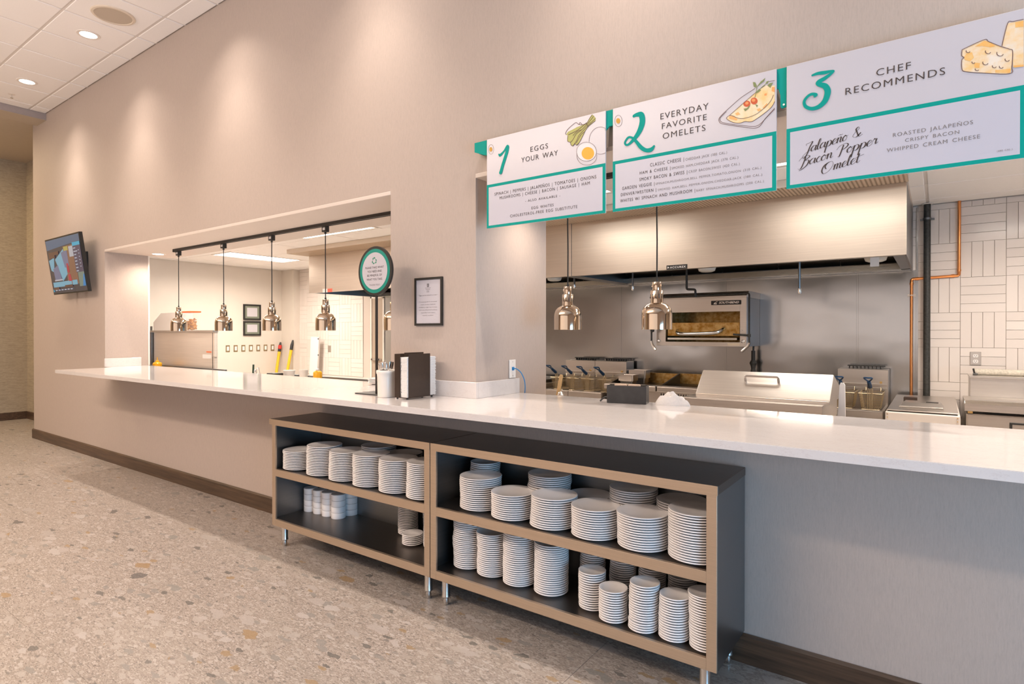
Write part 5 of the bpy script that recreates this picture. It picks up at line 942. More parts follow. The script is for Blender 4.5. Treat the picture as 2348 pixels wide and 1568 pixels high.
eg = fills(s1, 'egg_drawing', 'egg_white', M['eggfill'], YF-0.0008)
fills(eg, 'yolk', 'egg_yolk', M['yolk'], YF-0.0012)
lines(eg, 'pen_lines', 'egg_line', M['line'], YF-0.0016, 0.0008, clip=-1.3465, smooth=False)
om = fills(s2, 'omelet_drawing', 'omelet_fill', M['omelet'], YF-0.0008, clip=-0.5525)
fills(om, 'toasted_spots', 'omelet_spot', M['spot'], YF-0.0011, clip=-0.5525); fills(om, 'tomato_halves', 'tomato', M['tomato'], YF-0.0013); fills(om, 'tomato_seeds', 'tomato_mid', M['pale_orange'], YF-0.0016)
fills(om, 'herb_leaves', 'herb', M['herb'], YF-0.0018, clip=-0.5525); lines(om, 'pen_lines', 'omelet_line', M['line'], YF-0.0015, 0.0010, clip=-0.5525); lines(om, 'herb_stems', 'herb_line', M['herb'], YF-0.0017, 0.0011)
ch = fills(s3, 'cheese_drawing', 'cheese_fill', M['cheese'], YF-0.0008, clip=0.241)
fills(ch, 'orange_patches', 'cheese_spot', M['cspot'], YF-0.0011, clip=0.241); lines(ch, 'pen_lines', 'cheese_line', M['line'], YF-0.0015, 0.0011, clip=0.241)
for s, k in ((s1, '1'), (s2, '2')):
    bd = lines(s, 'round_badge', 'badge'+k, M['line'], YF-0.0012, 0.0007, smooth=False); fills(bd, 'badge_centre', 'badge'+k+'y', M['brass_print'], YF-0.0014)
# ------------------------------------------------------------------ exhaust hood and its make-up air plenum
HZ0, HZ1, HY = 2.030, 2.560, 5.18
def hood(X0, X1, lab, lights, drops):
    t = thing('exhaust_hood', lab, 'hood', ((X0+X1)/2, 5.85, HZ0), 'stainless exhaust hoods')
    bm = nb(); box(bm, X0, X1, HY, HY+0.012, HZ0, HZ1, 0.001); obj('front_panel', bm, M['steel_hood'], t)
    bm = nb(); box(bm, X0, X1, HY+0.012, HY+0.060, HZ0, HZ0+0.006); box(bm, X0, X1, HY+0.054, HY+0.060, HZ0+0.006, HZ0+0.05); obj('front_rim', bm, M['steel'], t)
    for x in (X0, X1-0.012):
        bm = nb(); box(bm, x, x+0.012, HY+0.0122, YB-0.02, HZ0, HZ1, 0.001); obj('end_panel', bm, M['steel_side'], t)
    for a, b in ((X1-0.085, X1-0.0122), (X0+0.0122, X0+0.06)):
        bm = nb(); box(bm, a, b, HY+0.0605, YB-0.12, HZ0, HZ0+0.006); obj('end_rim', bm, M['steel_side'], t)
    bm = nb(); box(bm, X0+0.0122, X1-0.0122, HY+0.0122, YB-0.02, HZ1-0.010, HZ1-0.004); obj('roof', bm, M['steel'], t)
    bm = nb(); prism(bm, [(HY+0.0605, HZ0+0.30), (HY+0.0605, HZ0+0.012), (HY+0.075, HZ0+0.012), (HY+0.25, HZ0+0.30)], 'x', X0+0.013, X1-0.013); obj('inner_baffle', bm, M['steel'], t)
    n = max(1, int((X1-X0)/0.5)); w = (X1-X0-0.03)/n
    for k in range(n):
        a = X0+0.015+w*k
        bm = nb(); prism(bm, [(6.16, HZ0+0.46), (6.44, HZ0+0.07), (6.455, HZ0+0.08), (6.175, HZ0+0.47)], 'x', a+0.004, a+w-0.004); obj('filter', bm, M['steel_dark'], t)
    bm = nb(); prism(bm, [(6.36, HZ0), (6.525, HZ0), (6.525, HZ0+0.012), (6.372, HZ0+0.012), (6.372, HZ0+0.055), (6.36, HZ0+0.055)], 'x', X0+0.013, X1-0.013); obj('grease_trough', bm, M['steel_trough'], t)
    for x, tape in lights:
        bm = nb(); lathe(bm, [(0, -0.055), (0.05, -0.054), (0.072, -0.045), (0.088, 0.0), (0.105, 0.002), (0.105, 0.010), (0, 0.012)], (x, 5.52, HZ0+0.048), 24); li = obj('hood_light', bm, M['glassy'], t, smooth=True)
        if tape:
            bm = nb(); bmesh.ops.create_grid(bm, x_segments=1, y_segments=1, size=0.001)
            bm.clear(); box(bm, x-0.030, x+0.030, 5.425, 5.429, HZ0-0.052, HZ0+0.058); obj('tape_flap', bm, M['paper_white'], li)
    for x, y, zt in drops:
        bm = nb(); tube(bm, [(x, y, HZ0+0.35), (x, y, zt+0.05)], 0.0105, 8); d = obj('nozzle_drop', bm, M['steel_side'], t)
        bm = nb(); lathe(bm, [(0, 0), (0.010, 0.002), (0.015, 0.02), (0.014, 0.05), (0, 0.052)], (x, y, zt), 10); obj('nozzle', bm, M['chrome_blue'], d)
    return t
M['steel_trough'] = steel('trough_stainless', (0.60, 0.58, 0.52), 0.25)
M['glassy'] = simple('frosted_light_glass', (0.62, 0.60, 0.55), 0.25)
hood(-7.378, -3.010, 'stainless exhaust hood, the left length, seen through the left opening', [(-5.4, False), (-3.42, False)], [(-3.30, 5.75, 1.95), (-6.2, 5.8, 1.9)])
hr = hood(-3.004, -0.188, 'stainless exhaust hood over the broiler, with a black maker nameplate', [(-0.405, True), (-1.75, False)], [(-2.62, 5.80, 1.90), (-1.00, 5.75, 1.80)])
t = hr
bm = nb(); box(bm, -2.008, -1.815, HY-0.003, HY-0.0002, 2.030, 2.070); np_ = obj('nameplate', bm, M['black'], t)
bm = nb(); put_text(bm, 'ACCUREX', -1.975, -1.828, 2.041, 0.017, HY-0.0036, offset=0.015, space=1.15)
xyprism_front(bm, [(-1.998, 2.040), (-1.980, 2.0495), (-1.998, 2.060)], HY-0.0036)
obj('lettering', bm, M['white_plastic'], np_, recalc=False)
bm = nb(); box(bm, -7.06, -6.95, HY-0.002, HY-0.0002, 2.022, 2.075); meta(obj('hood_sticker', bm, M['white_plastic'], origin=(-7.0, HY-0.001, 2.02)), 'white half of a small sticker on the lower edge of the left hood', 'sticker')
bm = nb(); box(bm, -6.949, -6.845, HY-0.002, HY-0.0002, 2.024, 2.073); meta(obj('hood_sticker', bm, simple('coral_sticker', (0.75, 0.13, 0.08), 0.5), origin=(-6.9, HY-0.001, 2.02)), 'coral red half of a small sticker on the lower edge of the left hood', 'sticker')
pl = thing('supply_plenum', 'long ribbed make-up air plenum along the top front of the hoods', 'air plenum', (-4, 5.0, 2.56))
bm = nb(); box(bm, -7.40, -0.176, 4.835, 4.842, 2.560, ZK-0.001); obj('fascia', bm, M['plenum'], pl) if False else bm.free()
bm = nb(); box(bm, -7.40, -0.176, 4.835, 4.843, 2.560, ZK-0.0015, 0.001); obj('fascia', bm, simple('plenum_enamel', (0.66, 0.57, 0.47), 0.5), pl)
bm = nb(); box(bm, -7.40, -0.176, 4.8432, HY-0.0005, 2.560, 2.566); obj('perforated_face', bm, M['ribbed'], pl)
bm = nb(); box(bm, -0.184, -0.176, 4.8432, HY-0.0005, 2.5665, ZK-0.0015); box(bm, -7.40, -7.392, 4.8432, HY-0.0005, 2.5665, ZK-0.0015); obj('end_cap', bm, M['steel'], pl)
bm = nb(); box(bm, -7.378, -0.188, HY, YB-0.02, 2.562, ZK-0.0015); obj('closure_panel', bm, M['steel_hood'], pl)

# ------------------------------------------------------------------ wall broiler
bx0, bx1, bz0, bz1, by = -2.437, -1.517, 1.320, 1.826, 6.00
t = thing('wall_broiler', 'stainless wall mounted salamander broiler with curved handle under the hood', 'broiler', ((bx0+bx1)/2, 6.25, bz0))
ox0, ox1, oz0, oz1 = -2.335, -1.577, 1.362, 1.668
bm = nb()
box(bm, bx0, ox0, by, by+0.03, bz0, bz1-0.02, 0.001); box(bm, ox1, bx1, by, by+0.03, bz0, bz1-0.02, 0.001); box(bm, ox0, ox1, by, by+0.03, bz0, oz0); box(bm, ox0, ox1, by, by+0.03, oz1, bz1-0.02)
obj('face_frame', bm, M['steel'], t)
bm = nb(); box(bm, bx0, bx0+0.02, by+0.0302, 6.54, bz0, bz1-0.02); obj('side_panel', bm, M['steel_side'], t)
bm = nb(); box(bm, bx1-0.02, bx1, by+0.0302, 6.54, bz0, bz1-0.02); obj('side_panel', bm, M['steel_side'], t)
bm = nb(); box(bm, bx0+0.0205, bx1-0.0205, 6.50, 6.54, bz0, bz1-0.02); obj('back', bm, M['burnt'], t)
bm = nb(); box(bm, bx0+0.0205, bx1-0.0205, by+0.0302, 6.4995, bz0, bz0+0.012); obj('floor_pan', bm, M['steel_dark'], t)
bm = nb(); box(bm, bx0+0.0205, bx1-0.0205, by+0.0302, 6.4995, 1.69, 1.70); obj('burner_deck', bm, M['griddle'], t)
bm = nb(); prism(bm, [(by-0.002, bz1-0.019), (by-0.002, bz1-0.004), (by+0.10, bz1+0.045), (6.54, bz1+0.045), (6.54, bz1-0.019)], 'x', bx0-0.002, bx1+0.002); obj('sloped_roof', bm, M['steel'], t)
bm = nb(); prism(bm, [(by+0.035, 1.425), (by+0.035, 1.560), (by+0.047, 1.562), (by+0.047, 1.425)], 'x', ox0+0.010, ox1-0.012); dr = obj('rack_door', bm, M['burnt'], t)
bm = nb(); prism(bm, [(by+0.005, 1.384), (by+0.005, 1.404), (by+0.30, 1.412), (by+0.30, 1.384)], 'x', ox0+0.02, ox1-0.03); obj('drip_tray', bm, M['steel_trough'], t)
bm = nb(); pts = spline([(-2.220, by+0.034, 1.480), (-2.200, by-0.018, 1.455), (-2.14, by-0.045, 1.445), (-1.98, by-0.05, 1.447), (-1.82, by-0.045, 1.455), (-1.76, by-0.018, 1.475), (-1.742, by+0.034, 1.500)], 6); tube(bm, pts, 0.018, 12); obj('handle', bm, M['chrome_blue'], dr)
bm = nb(); box(bm, -1.857, -1.565, by-0.004, by-0.0005, 1.735, 1.778, 0.004); np_ = obj('nameplate', bm, M['black'], t)
bm = nb(); put_text(bm, 'SOUTHBEND', -1.780, -1.585, 1.747, 0.021, by-0.0046, shear=0.25, offset=0.012); xyprism_front(bm, [(-1.835, 1.743), (-1.80, 1.743), (-1.80, 1.751), (-1.825, 1.751)], by-0.0046); xyprism_front(bm, [(-1.832, 1.752), (-1.800, 1.770), (-1.790, 1.770), (-1.822, 1.752)], by-0.0046)
obj('lettering', bm, M['chrome_blue'], np_, recalc=False)
bm = nb(); box(bm, -1.695, -1.578, by-0.002, by-0.0005, 1.330, 1.352); obj('rating_plate', bm, simple('tan_label', (0.62, 0.50, 0.36), 0.5), t)
for x, z, r in ((-1.547, 1.372, 0.017), (-2.405, 1.372, 0.017), (-1.557, 1.478, 0.009)):
    bm = nb(); lathe(bm, [(0, 0), (r, 0), (r, 0.012), (r*0.6, 0.018), (0, 0.018)], (0, 0, 0), 14); bmesh.ops.rotate(bm, matrix=Matrix.Rotation(R(90), 3, 'X'), verts=bm.verts); bmesh.ops.translate(bm, vec=(x, by-0.0005, z), verts=bm.verts); obj('knob', bm, M['chrome_blue'], t)
# fire suppression pipe run round the broiler
fp = thing('suppression_pipe', 'thin dark fire suppression pipe dropping round the wall broiler', 'pipe', (-2.0, 5.95, 1.85))
bm = nb(); tube(bm, bend([(-2.085, 5.93, 2.40), (-2.085, 5.93, 1.90), (-1.995, 5.93, 1.895), (-1.995, 5.93, 1.835)], 0.02), 0.012, 8); tube(bm, bend([(-2.48, 5.93, 1.828), (-1.535, 5.93, 1.836), (-1.465, 5.90, 1.836), (-1.465, 5.90, 1.36)], 0.02), 0.0085, 8); obj('pipe', bm, M['iron'], fp)
bm = nb(); lathe(bm, [(0, -0.02), (0.019, -0.018), (0.019, 0.018), (0, 0.02)], (-1.995, 5.93, 1.836), 10); obj('fitting', bm, M['iron'], fp); bm = nb(); lathe(bm, [(0, -0.016), (0.015, -0.014), (0.015, 0.014), (0, 0.016)], (-1.465, 5.90, 1.43), 10); tube(bm, [(-1.465, 5.90, 1.43), (-1.62, 5.93, 1.44)], 0.010, 8); obj('fitting', bm, M['iron'], fp)
for x, d in ((-1.465, -0.07), (-2.455, 0.05)):
    bm = nb(); tube(bm, [(x, 5.91, 1.37), (x+d*0.2, 5.91, 1.33), (x+d, 5.90, 1.275)], 0.013, 8); obj('nozzle', bm, M['chrome_blue'], fp)
bm = nb(); tube(bm, [(-2.455, 5.91, 1.83), (-2.455, 5.91, 1.36)], 0.010, 8); lathe(bm, [(0, -0.022), (0.020, -0.015), (0.022, 0), (0.020, 0.015), (0, 0.022)], (-2.44, 5.895, 1.482), 12); obj('drop_pipe', bm, M['black'], fp)
fp2 = thing('gas_hose', 'black gas hose with brass fittings below the broiler right side', 'gas hose', (-1.50, 6.40, 0.95))
bm = nb(); tube(bm, [(-1.55, 6.42, 1.34), (-1.553, 6.42, 1.25)], 0.010, 8); tube(bm, [(-1.553, 6.42, 1.27), (-1.553, 6.42, 1.02)], 0.020, 10); obj('hose', bm, M['black'], fp2)
bm = nb(); lathe(bm, [(0.0, 0.0), (0.022, 0), (0.030, 0.03), (0.022, 0.06), (0.026, 0.09), (0.038, 0.12), (0.024, 0.15), (0, 0.15)], (-1.553, 6.42, 1.02), 12); obj('regulator', bm, M['iron'], fp2)
bm = nb(); lathe(bm, [(0, 0), (0.024, 0), (0.024, 0.012), (0, 0.012)], (-1.553, 6.42, 1.105), 12); obj('fitting', bm, M['brass'], fp2); bm = nb(); lathe(bm, [(0, 0), (0.040, 0), (0.045, 0.03), (0.02, 0.05), (0, 0.05)], (-1.553, 6.42, 0.96), 10); obj('fitting', bm, M['brass'], fp2)

# ------------------------------------------------------------------ pipes on the tiled wall
t = thing('gas_pipe', 'thick black iron gas pipe running from floor to ceiling on the tile', 'pipe', (-0.08, 6.49, 0.6))
bm = nb(); tube(bm, [(-0.081, 6.492, 0.60), (-0.081, 6.492, ZK-0.001)], 0.0265, 16); obj('pipe', bm, M['iron'], t)
bm = nb(); box(bm, -0.135, -0.027, 6.515, 6.545, 2.475, 2.490); lathe(bm, [(0.0268, 0), (0.031, 0), (0.031, 0.018), (0.0268, 0.018)], (-0.081, 6.492, 2.474), 16); obj('clamp', bm, M['steel_side'], t)
bm = nb(); lathe(bm, [(0.027, 0), (0.045, 0), (0.045, 0.006), (0.027, 0.006)], (-0.081, 6.492, ZK-0.0075), 18); obj('escutcheon', bm, M['drywall'], t)
t = thing('copper_pipe', 'bright copper water pipe stepping down beside the black gas pipe', 'pipe', (-0.02, 6.52, 0.88))
bm = nb(); tube(bm, bend([(0.150, 6.522, ZK-0.001), (0.150, 6.522, 2.000), (0.150, 6.535, 1.963), (-0.197, 6.535, 1.950), (-0.197, 6.522, 1.91), (-0.197, 6.522, 0.85)], 0.018), 0.0125, 12); obj('pipe', bm, M['copper'], t)
bm = nb()
for p, q in (((0.150, 6.522, 2.015), (0.150, 6.522, 1.998)), ((0.118, 6.535, 1.962), (0.095, 6.535, 1.961)), ((-0.165, 6.535, 1.951), (-0.142, 6.535, 1.952)), ((-0.197, 6.522, 1.915), (-0.197, 6.522, 1.895))): tube(bm, [p, q], 0.0155, 12)
obj('elbow_collar', bm, M['copper'], t)
bm = nb(); box(bm, -0.228, -0.166, 6.5385, 6.5435, 1.788, 1.812); box(bm, -0.222, -0.172, 6.506, 6.510, 1.796, 1.804); obj('clamp', bm, M['steel'], t)
t = thing('wall_outlet', 'stainless duplex wall outlet on the white tile beside the gas pipe', 'wall outlet', (0.268, 6.545, 1.175))
bm = nb(); box(bm, 0.229, 0.306, 6.541, 6.5495, 1.174, 1.290, 0.002); obj('plate', bm, M['steel'], t)
for z in (1.255, 1.207):
    bm = nb(); prism(bm, [(0.2675+0.019*math.cos(a*0.3142), z+max(-0.0145, min(0.0145, 0.019*math.sin(a*0.3142)))) for a in range(20)], 'y', 6.5385, 6.5408); rc = obj('receptacle', bm, M['white_plastic'], t)
    bm = nb()
    for a, b, c, d in ((-0.009, -0.0065, -0.002, 0.007), (0.0065, 0.009, -0.002, 0.007), (-0.002, 0.002, -0.011, -0.007)): xyprism_front(bm, [(0.2675+a, z+c), (0.2675+b, z+c), (0.2675+b, z+d), (0.2675+a, z+d)], 6.538)
    obj('slots', bm, M['black'], rc, recalc=False)

# ------------------------------------------------------------------ fryers
def fryer(X0, X1, lab, topz=1.120):
    t = thing('deep_fryer', lab, 'fryer', ((X0+X1)/2, 6.1, 0), 'stainless deep fryers under the hood')
    bm = nb(); box(bm, X0, X1, 5.72, 6.30, 0.12, 0.70, 0.002); obj('body', bm, M['steel'], t)
    bm = nb(); box(bm, X0, X1, 6.30, 6.50, 0.12, topz, 0.003); fl = obj('flue_box', bm, M['steel'], t)
    bm = nb(); box(bm, X0+0.002, X1-0.002, 6.294, 6.2995, 1.028, topz-0.002); obj('upper_plate', bm, M['steel'], fl)
    bm = nb(); box(bm, X0+0.002, X1-0.002, 6.294, 6.2995, 0.70, 1.022); obj('lower_plate', bm, M['steel'], fl)
    bm = nb(); box(bm, X0+0.07, X1-0.03, 6.40, 6.46, topz+0.022, topz+0.032)
    for k in range(9): box(bm, X0+0.08+k*(X1-X0-0.12)/9, X0+0.088+k*(X1-X0-0.12)/9, 6.41, 6.45, topz, topz+0.022)
    obj('flue_grate', bm, M['black'], fl)
    bm = nb(); box(bm, X0, X1, 5.66, 5.76, 0.70, 0.812, 0.006, 2); obj('front_rail', bm, M['steel'], t)
    bm = nb(); box(bm, X0, X0+0.02, 5.76, 6.294, 0.70, 0.80); obj('tank_rim', bm, M['steel'], t); bm = nb(); box(bm, X1-0.02, X1, 5.76, 6.294, 0.70, 0.80); obj('tank_rim', bm, M['steel'], t)
    bm = nb(); box(bm, X0+0.02, X1-0.02, 5.76, 6.294, 0.705, 0.712); obj('oil', bm, simple('dark_frying_oil', (0.10, 0.05, 0.01), 0.08), t)
    bm = nb(); box(bm, X0+0.01, X1-0.01, 6.262, 6.2935, 0.985, 0.990); tube(bm, [(X0+0.01, 6.27, 0.955), (X1-0.01, 6.27, 0.955)], 0.004, 6); obj('basket_hanger', bm, M['steel'], t)
    bm = nb(); tube(bm, [(X1-0.055, 6.2935, 1.005), (X1-0.055, 6.278, 1.005)], 0.011, 10); obj('wing_nut', bm, M['brass'], t)
    return t
fryer(-3.735, -3.330, 'left deep fryer of the pair near the column')
fryer(-3.326, -2.920, 'right deep fryer of the pair, beside the griddle')
fryer(-0.765, -0.362, 'deep fryer at the right end of the hood, beside the copper pipe')
def basket(x0, x1, lab, y0=5.93, y1=6.245, zt=0.93, zb=0.79, hoff=0.0):
    t = thing('fryer_basket', lab, 'fryer basket', ((x0+x1)/2, (y0+y1)/2, zb), 'wire fryer baskets'); bm = nb()
    i = 0.022
    T = [(x0, y0, zt), (x1, y0, zt), (x1, y1, zt), (x0, y1, zt)]; B = [(x0+i, y0+i, zb), (x1-i, y0+i, zb), (x1-i, y1-i, zb), (x0+i, y1-i, zb)]
    tube(bm, T+[T[0]], 0.0042, 6); tube(bm, B+[B[0]], 0.003, 5)
    obj('rim_wire', bm, M['basket'], t); bm = nb()
    for s in range(4):
        a, b = Vector(T[s]), Vector(T[(s+1) % 4]); c, d = Vector(B[s]), Vector(B[(s+1) % 4]); n = 12 if s % 2 == 0 else 18
        for k in range(1, n): tube(bm, [a.lerp(b, k/n), c.lerp(d, k/n)], 0.0016, 3, False)
        for k in range(1, 6): tube(bm, [a.lerp(c, k/6), b.lerp(d, k/6)], 0.0016, 3, False)
    for k in range(1, 9): tube(bm, [Vector(B[0]).lerp(Vector(B[1]), k/9), Vector(B[3]).lerp(Vector(B[2]), k/9)], 0.0016, 3, False)
    obj('wire_mesh', bm, M['basket'], t); bm = nb()
    m = (x0+x1)/2 + hoff
    for k in (-0.018, -0.006, 0.006, 0.018): tube(bm, [(m+k, y0-0.004, zb+0.01), (m+k, y0-0.004, zt+0.045), (m+k, y0-0.03, zt+0.065)], 0.0028, 5)
    obj('handle_wires', bm, M['basket'], t); bm = nb()
    tube(bm, [(m, y0-0.025, zt+0.062), (m-0.0, y0-0.12, zt+0.112)], 0.017, 8, True, [0.019, 0.014]); tube(bm, spline([(m, y0-0.12, zt+0.112), (m-0.030, y0-0.19, zt+0.146), (m, y0-0.215, zt+0.150), (m+0.030, y0-0.19, zt+0.146), (m, y0-0.12, zt+0.112)], 5), 0.0065, 6)
    obj('blue_handle', bm, M['blue_grip'], t); bm = nb()
    for k in (x0+0.03, x1-0.03): tube(bm, [(k, y1, zt), (k, y1+0.012, zt+0.030), (k, y1+0.034, zt+0.032), (k, y1+0.036, zt+0.02)], 0.003, 5)
    obj('hook', bm, M['basket'], t)
M['basket'] = simple('basket_wire', (0.62, 0.50, 0.32), 0.35, 0.8)
basket(-3.725, -3.555, 'leftmost wire fryer basket, blue handle, left pair of fryers')
basket(-3.510, -3.345, 'second wire fryer basket from the left, blue handle')
basket(-3.315, -3.150, 'third wire fryer basket from the left, blue handle')
basket(-3.100, -2.935, 'wire fryer basket beside the griddle, behind the charcoal caddy')
basket(-0.762, -0.592, 'left wire basket of the right hand fryer, beside the prep unit', hoff=-0.01)
basket(-0.560, -0.385, 'right wire basket of the right hand fryer')
# range at the far left of the line, seen past the column
t = thing('range_top', 'dark range top partly hidden behind the column, left of the fryers', 'range', (-4.1, 6.0, 0))
bm = nb(); box(bm, -4.55, -3.76, 5.70, 6.50, 0.12, 0.86, 0.003); obj('body', bm, M['steel'], t)
bm = nb(); box(bm, -4.54, -3.77, 5.75, 6.40, 0.861, 0.90, 0.004); obj('top', bm, M['griddle'], t)
bm = nb(); box(bm, -4.55, -3.76, 5.66, 5.70, 0.74, 0.858, 0.004); obj('front_rail', bm, M['steel'], t)

# ------------------------------------------------------------------ griddle and charbroiler
t = thing('griddle', 'flat top griddle with heat stained splash guard right of the fryers', 'griddle', (-2.6, 6.0, 0))
gx0, gx1 = -2.885, -2.305
bm = nb(); box(bm, gx0, gx1, 5.74, 6.50, 0.12, 0.86, 0.002); obj('body', bm, M['steel'], t)
bm = nb(); box(bm, gx0+0.01, gx1-0.01, 5.80, 6.30, 0.861, 0.895); obj('plate', bm, M['griddle'], t)
bm = nb(); box(bm, gx0, gx1, 6.31, 6.33, 0.861, 1.005); obj('rear_splash', bm, M['burnt'], t)
for x in (gx0, gx1-0.008):
    bm = nb(); prism(bm, [(5.80, 0.861), (5.80, 0.91), (6.31, 1.005), (6.31, 0.861)], 'x', x, x+0.008); obj('side_splash', bm, M['steel_dark'] if x < -2.5 else M['griddle'], t)
bm = nb(); box(bm, gx0, gx1-0.003, 5.66, 5.798, 0.862, 0.915, 0.008, 2); obj('front_rail', bm, M['steel'], t)
t = thing('charbroiler', 'charbroiler with dark grates and a slotted front, left of the prep unit', 'charbroiler', (-1.95, 6.0, 0))
gx0, gx1 = -2.298, -1.66
bm = nb(); box(bm, gx0, gx1, 5.74, 6.50, 0.12, 0.86, 0.002); obj('body', bm, M['steel'], t)
bm = nb(); box(bm, gx0+0.01, gx1-0.01, 5.80, 6.30, 0.861, 0.885); obj('plate', bm, M['griddle'], t)
for k in range(22):
    bm = nb(); box(bm, gx0+0.03+k*0.027, gx0+0.040+k*0.027, 5.81, 6.29, 0.886, 0.902); obj('grate_bar', bm, M['griddle'], t)
bm = nb(); box(bm, gx0, gx1, 6.31, 6.33, 0.861, 1.010); obj('rear_splash', bm, M['burnt'], t)
for x in (gx0, gx1-0.008):
    bm = nb(); prism(bm, [(5.80, 0.861), (5.80, 0.91), (6.31, 1.010), (6.31, 0.861)], 'x', x, x+0.008); obj('side_splash', bm, M['griddle'], t)
bm = nb(); box(bm, gx0+0.003, gx1, 5.66, 5.798, 0.862, 0.915, 0.008, 2); obj('front_rail', bm, M['steel'], t)
bm = nb(); box(bm, gx0+0.003, gx1, 5.700, 5.738, 0.60, 0.860); fr_ = obj('slotted_front', bm, M['steel'], t)
for k in range(24):
    bm = nb(); box(bm, gx0+0.03+k*0.0255, gx0+0.040+k*0.0255, 5.697, 5.6998, 0.79, 0.845); obj('slot', bm, M['black'], fr_)
def hotelpan(cx, cy, z, w, d, h, lab, holder=None):
    t = thing('steel_pan', lab, 'steel pan', (cx, cy, z), 'steel food pans on the griddle')
    bm = nb(); tbox(bm, z, (z+h, cx-w/2, cx+w/2, cy-d/2, cy+d/2), cx-w/2+0.018, cx+w/2-0.018, cy-d/2+0.018, cy+d/2-0.018)
    bm.faces.ensure_lookup_table(); top = max(bm.faces, key=lambda f: f.calc_center_median().z)
    bmesh.ops.inset_region(bm, faces=[top], thickness=0.004); bmesh.ops.translate(bm, vec=(0, 0, -h*0.6), verts=top.verts)
    bmesh.ops.bevel(bm, geom=[e for e in bm.edges if abs(e.verts[0].co.z-e.verts[1].co.z) > h*0.5], offset=0.012, segments=3, affect='EDGES')
    obj('body', bm, M['steel'], t)
    bm = nb(); o = 0.016
    for a in ((cx-w/2-o, cx+w/2+o, cy-d/2-o, cy-d/2), (cx-w/2-o, cx+w/2+o, cy+d/2, cy+d/2+o), (cx-w/2-o, cx-w/2, cy-d/2, cy+d/2), (cx+w/2, cx+w/2+o, cy-d/2, cy+d/2)): box(bm, *a, z+h-0.002, z+h+0.003)
    obj('rim', bm, M['steel'], t)
hotelpan(-2.725, 5.92, 0.8955, 0.17, 0.15, 0.105, 'stainless food pan standing on the griddle, nearer one')
hotelpan(-2.700, 6.16, 0.8955, 0.20, 0.15, 0.145, 'taller stainless food pan standing on the griddle, rear one')

# ------------------------------------------------------------------ refrigerated prep unit behind the counter
t = thing('prep_unit', 'stainless refrigerated prep unit with sloping lid and bar handle behind the counter', 'prep unit', (-0.93, 4.0, 0))
bm = nb(); box(bm, -1.330, -0.530, 3.735, 4.30, 0.0, 0.93, 0.003); obj('body', bm, M['steel'], t)
bm = nb(); box(bm, -1.335, -0.525, 3.700, 4.30, 0.931, 1.045, 0.003, 2); obj('front_ledge', bm, M['steel_lid'] if 'steel_lid' in M else M['steel'], t)
bm = nb(); prism(bm, [(3.790, 1.0455), (3.790, 1.065), (3.935, 1.208), (3.955, 1.208), (4.28, 1.10), (4.28, 1.0455)], 'x', -1.272, -0.500); 
bmesh.ops.bevel(bm, geom=bm.edges[:], offset=0.003, segments=2, affect='EDGES'); ld = obj('lid', bm, M['steel'], t)
def onlid(x, s, d):   # along the sloping face
    a = Vector((x, 3.790, 1.065)); b = Vector((x, 3.935, 1.208)); n = Vector((0, -0.143, 0.145)).normalized(); return a.lerp(b, s) + n*d
bm = nb(); tube(bm, bend([onlid(-0.985, 0.62, 0), onlid(-0.985, 0.66, 0.035), onlid(-0.790, 0.66, 0.035), onlid(-0.790, 0.62, 0)], 0.012), 0.0075, 8); obj('bar_handle', bm, M['chrome_blue'], ld)
bm = nb(); prism(bm, [(-0.520, 0.0), (-0.425, 0.0), (-0.440, 1.15), (-0.447, 1.162), (-0.462, 1.164), (-0.468, 1.15)], 'y', 3.93, 3.95); meta(obj('cutting_board', bm, M['white_plastic']), 'narrow white cutting board standing on end right of the prep unit', 'cutting board')

# ------------------------------------------------------------------ chest cooler and conveyor unit on the right
t = thing('chest_cooler', 'low pale chest cooler with riveted corners, left of the stainless fridge', 'cooler', (-0.09, 5.5, 0))
bm = nb(); box(bm, -0.310, 0.128, 5.070, 6.36, 0.0, 0.885, 0.012, 3); obj('body', bm, simple('pale_steel_front', (0.66, 0.58, 0.51), 0.35), t)
bm = nb(); box(bm, -0.295, 0.113, 5.085, 6.34, 0.8855, 0.893); obj('gasket', bm, M['black'], t)
bm = nb(); box(bm, -0.300, 0.118, 5.078, 6.35, 0.8935, 0.900, 0.002); obj('top', bm, M['steel'], t)
for x in (-0.296, 0.112):
    bm = nb()
    for k, z in enumerate((0.868, 0.845, 0.822)): tube(bm, [(x, 5.0695, z), (x, 5.066, z)], 0.004, 6)
    obj('rivets', bm, M['brass'], t)
gp = thing('griddle_press', 'flat stainless tray with a dark slot lying on the chest cooler', 'tray', (-0.09, 5.4, 0.90))
bm = nb(); box(bm, -0.235, 0.035, 5.27, 5.52, 0.9005, 0.912, 0.003); tbox(bm, 0.9122, (0.935, -0.20, 0.015, 5.32, 5.50), -0.225, 0.030, 5.285, 5.515); obj('tray', bm, M['steel'], gp)
bm = nb(); tbox(bm, 0.9352, (0.9365, -0.07, 0.005, 5.36, 5.44), -0.07, 0.005, 5.36, 5.44); obj('slot', bm, M['black'], gp)
bm = nb(); box(bm, -0.22, -0.13, 5.62, 5.70, 0.9005, 0.945, 0.003); meta(obj('small_box', bm, M['espresso']), 'small dark box on the chest cooler beside the copper pipe', 'box')
t = thing('undercounter_fridge', 'stainless prep fridge with raised back and bright rolled front edge at the right', 'fridge', (0.7, 6.0, 0))
fx0, fx1 = 0.165, 1.55
bm = nb(); box(bm, fx0+0.01, fx1, 5.64, 6.50, 0.10, 0.845, 0.003); obj('body', bm, M['steel'], t)
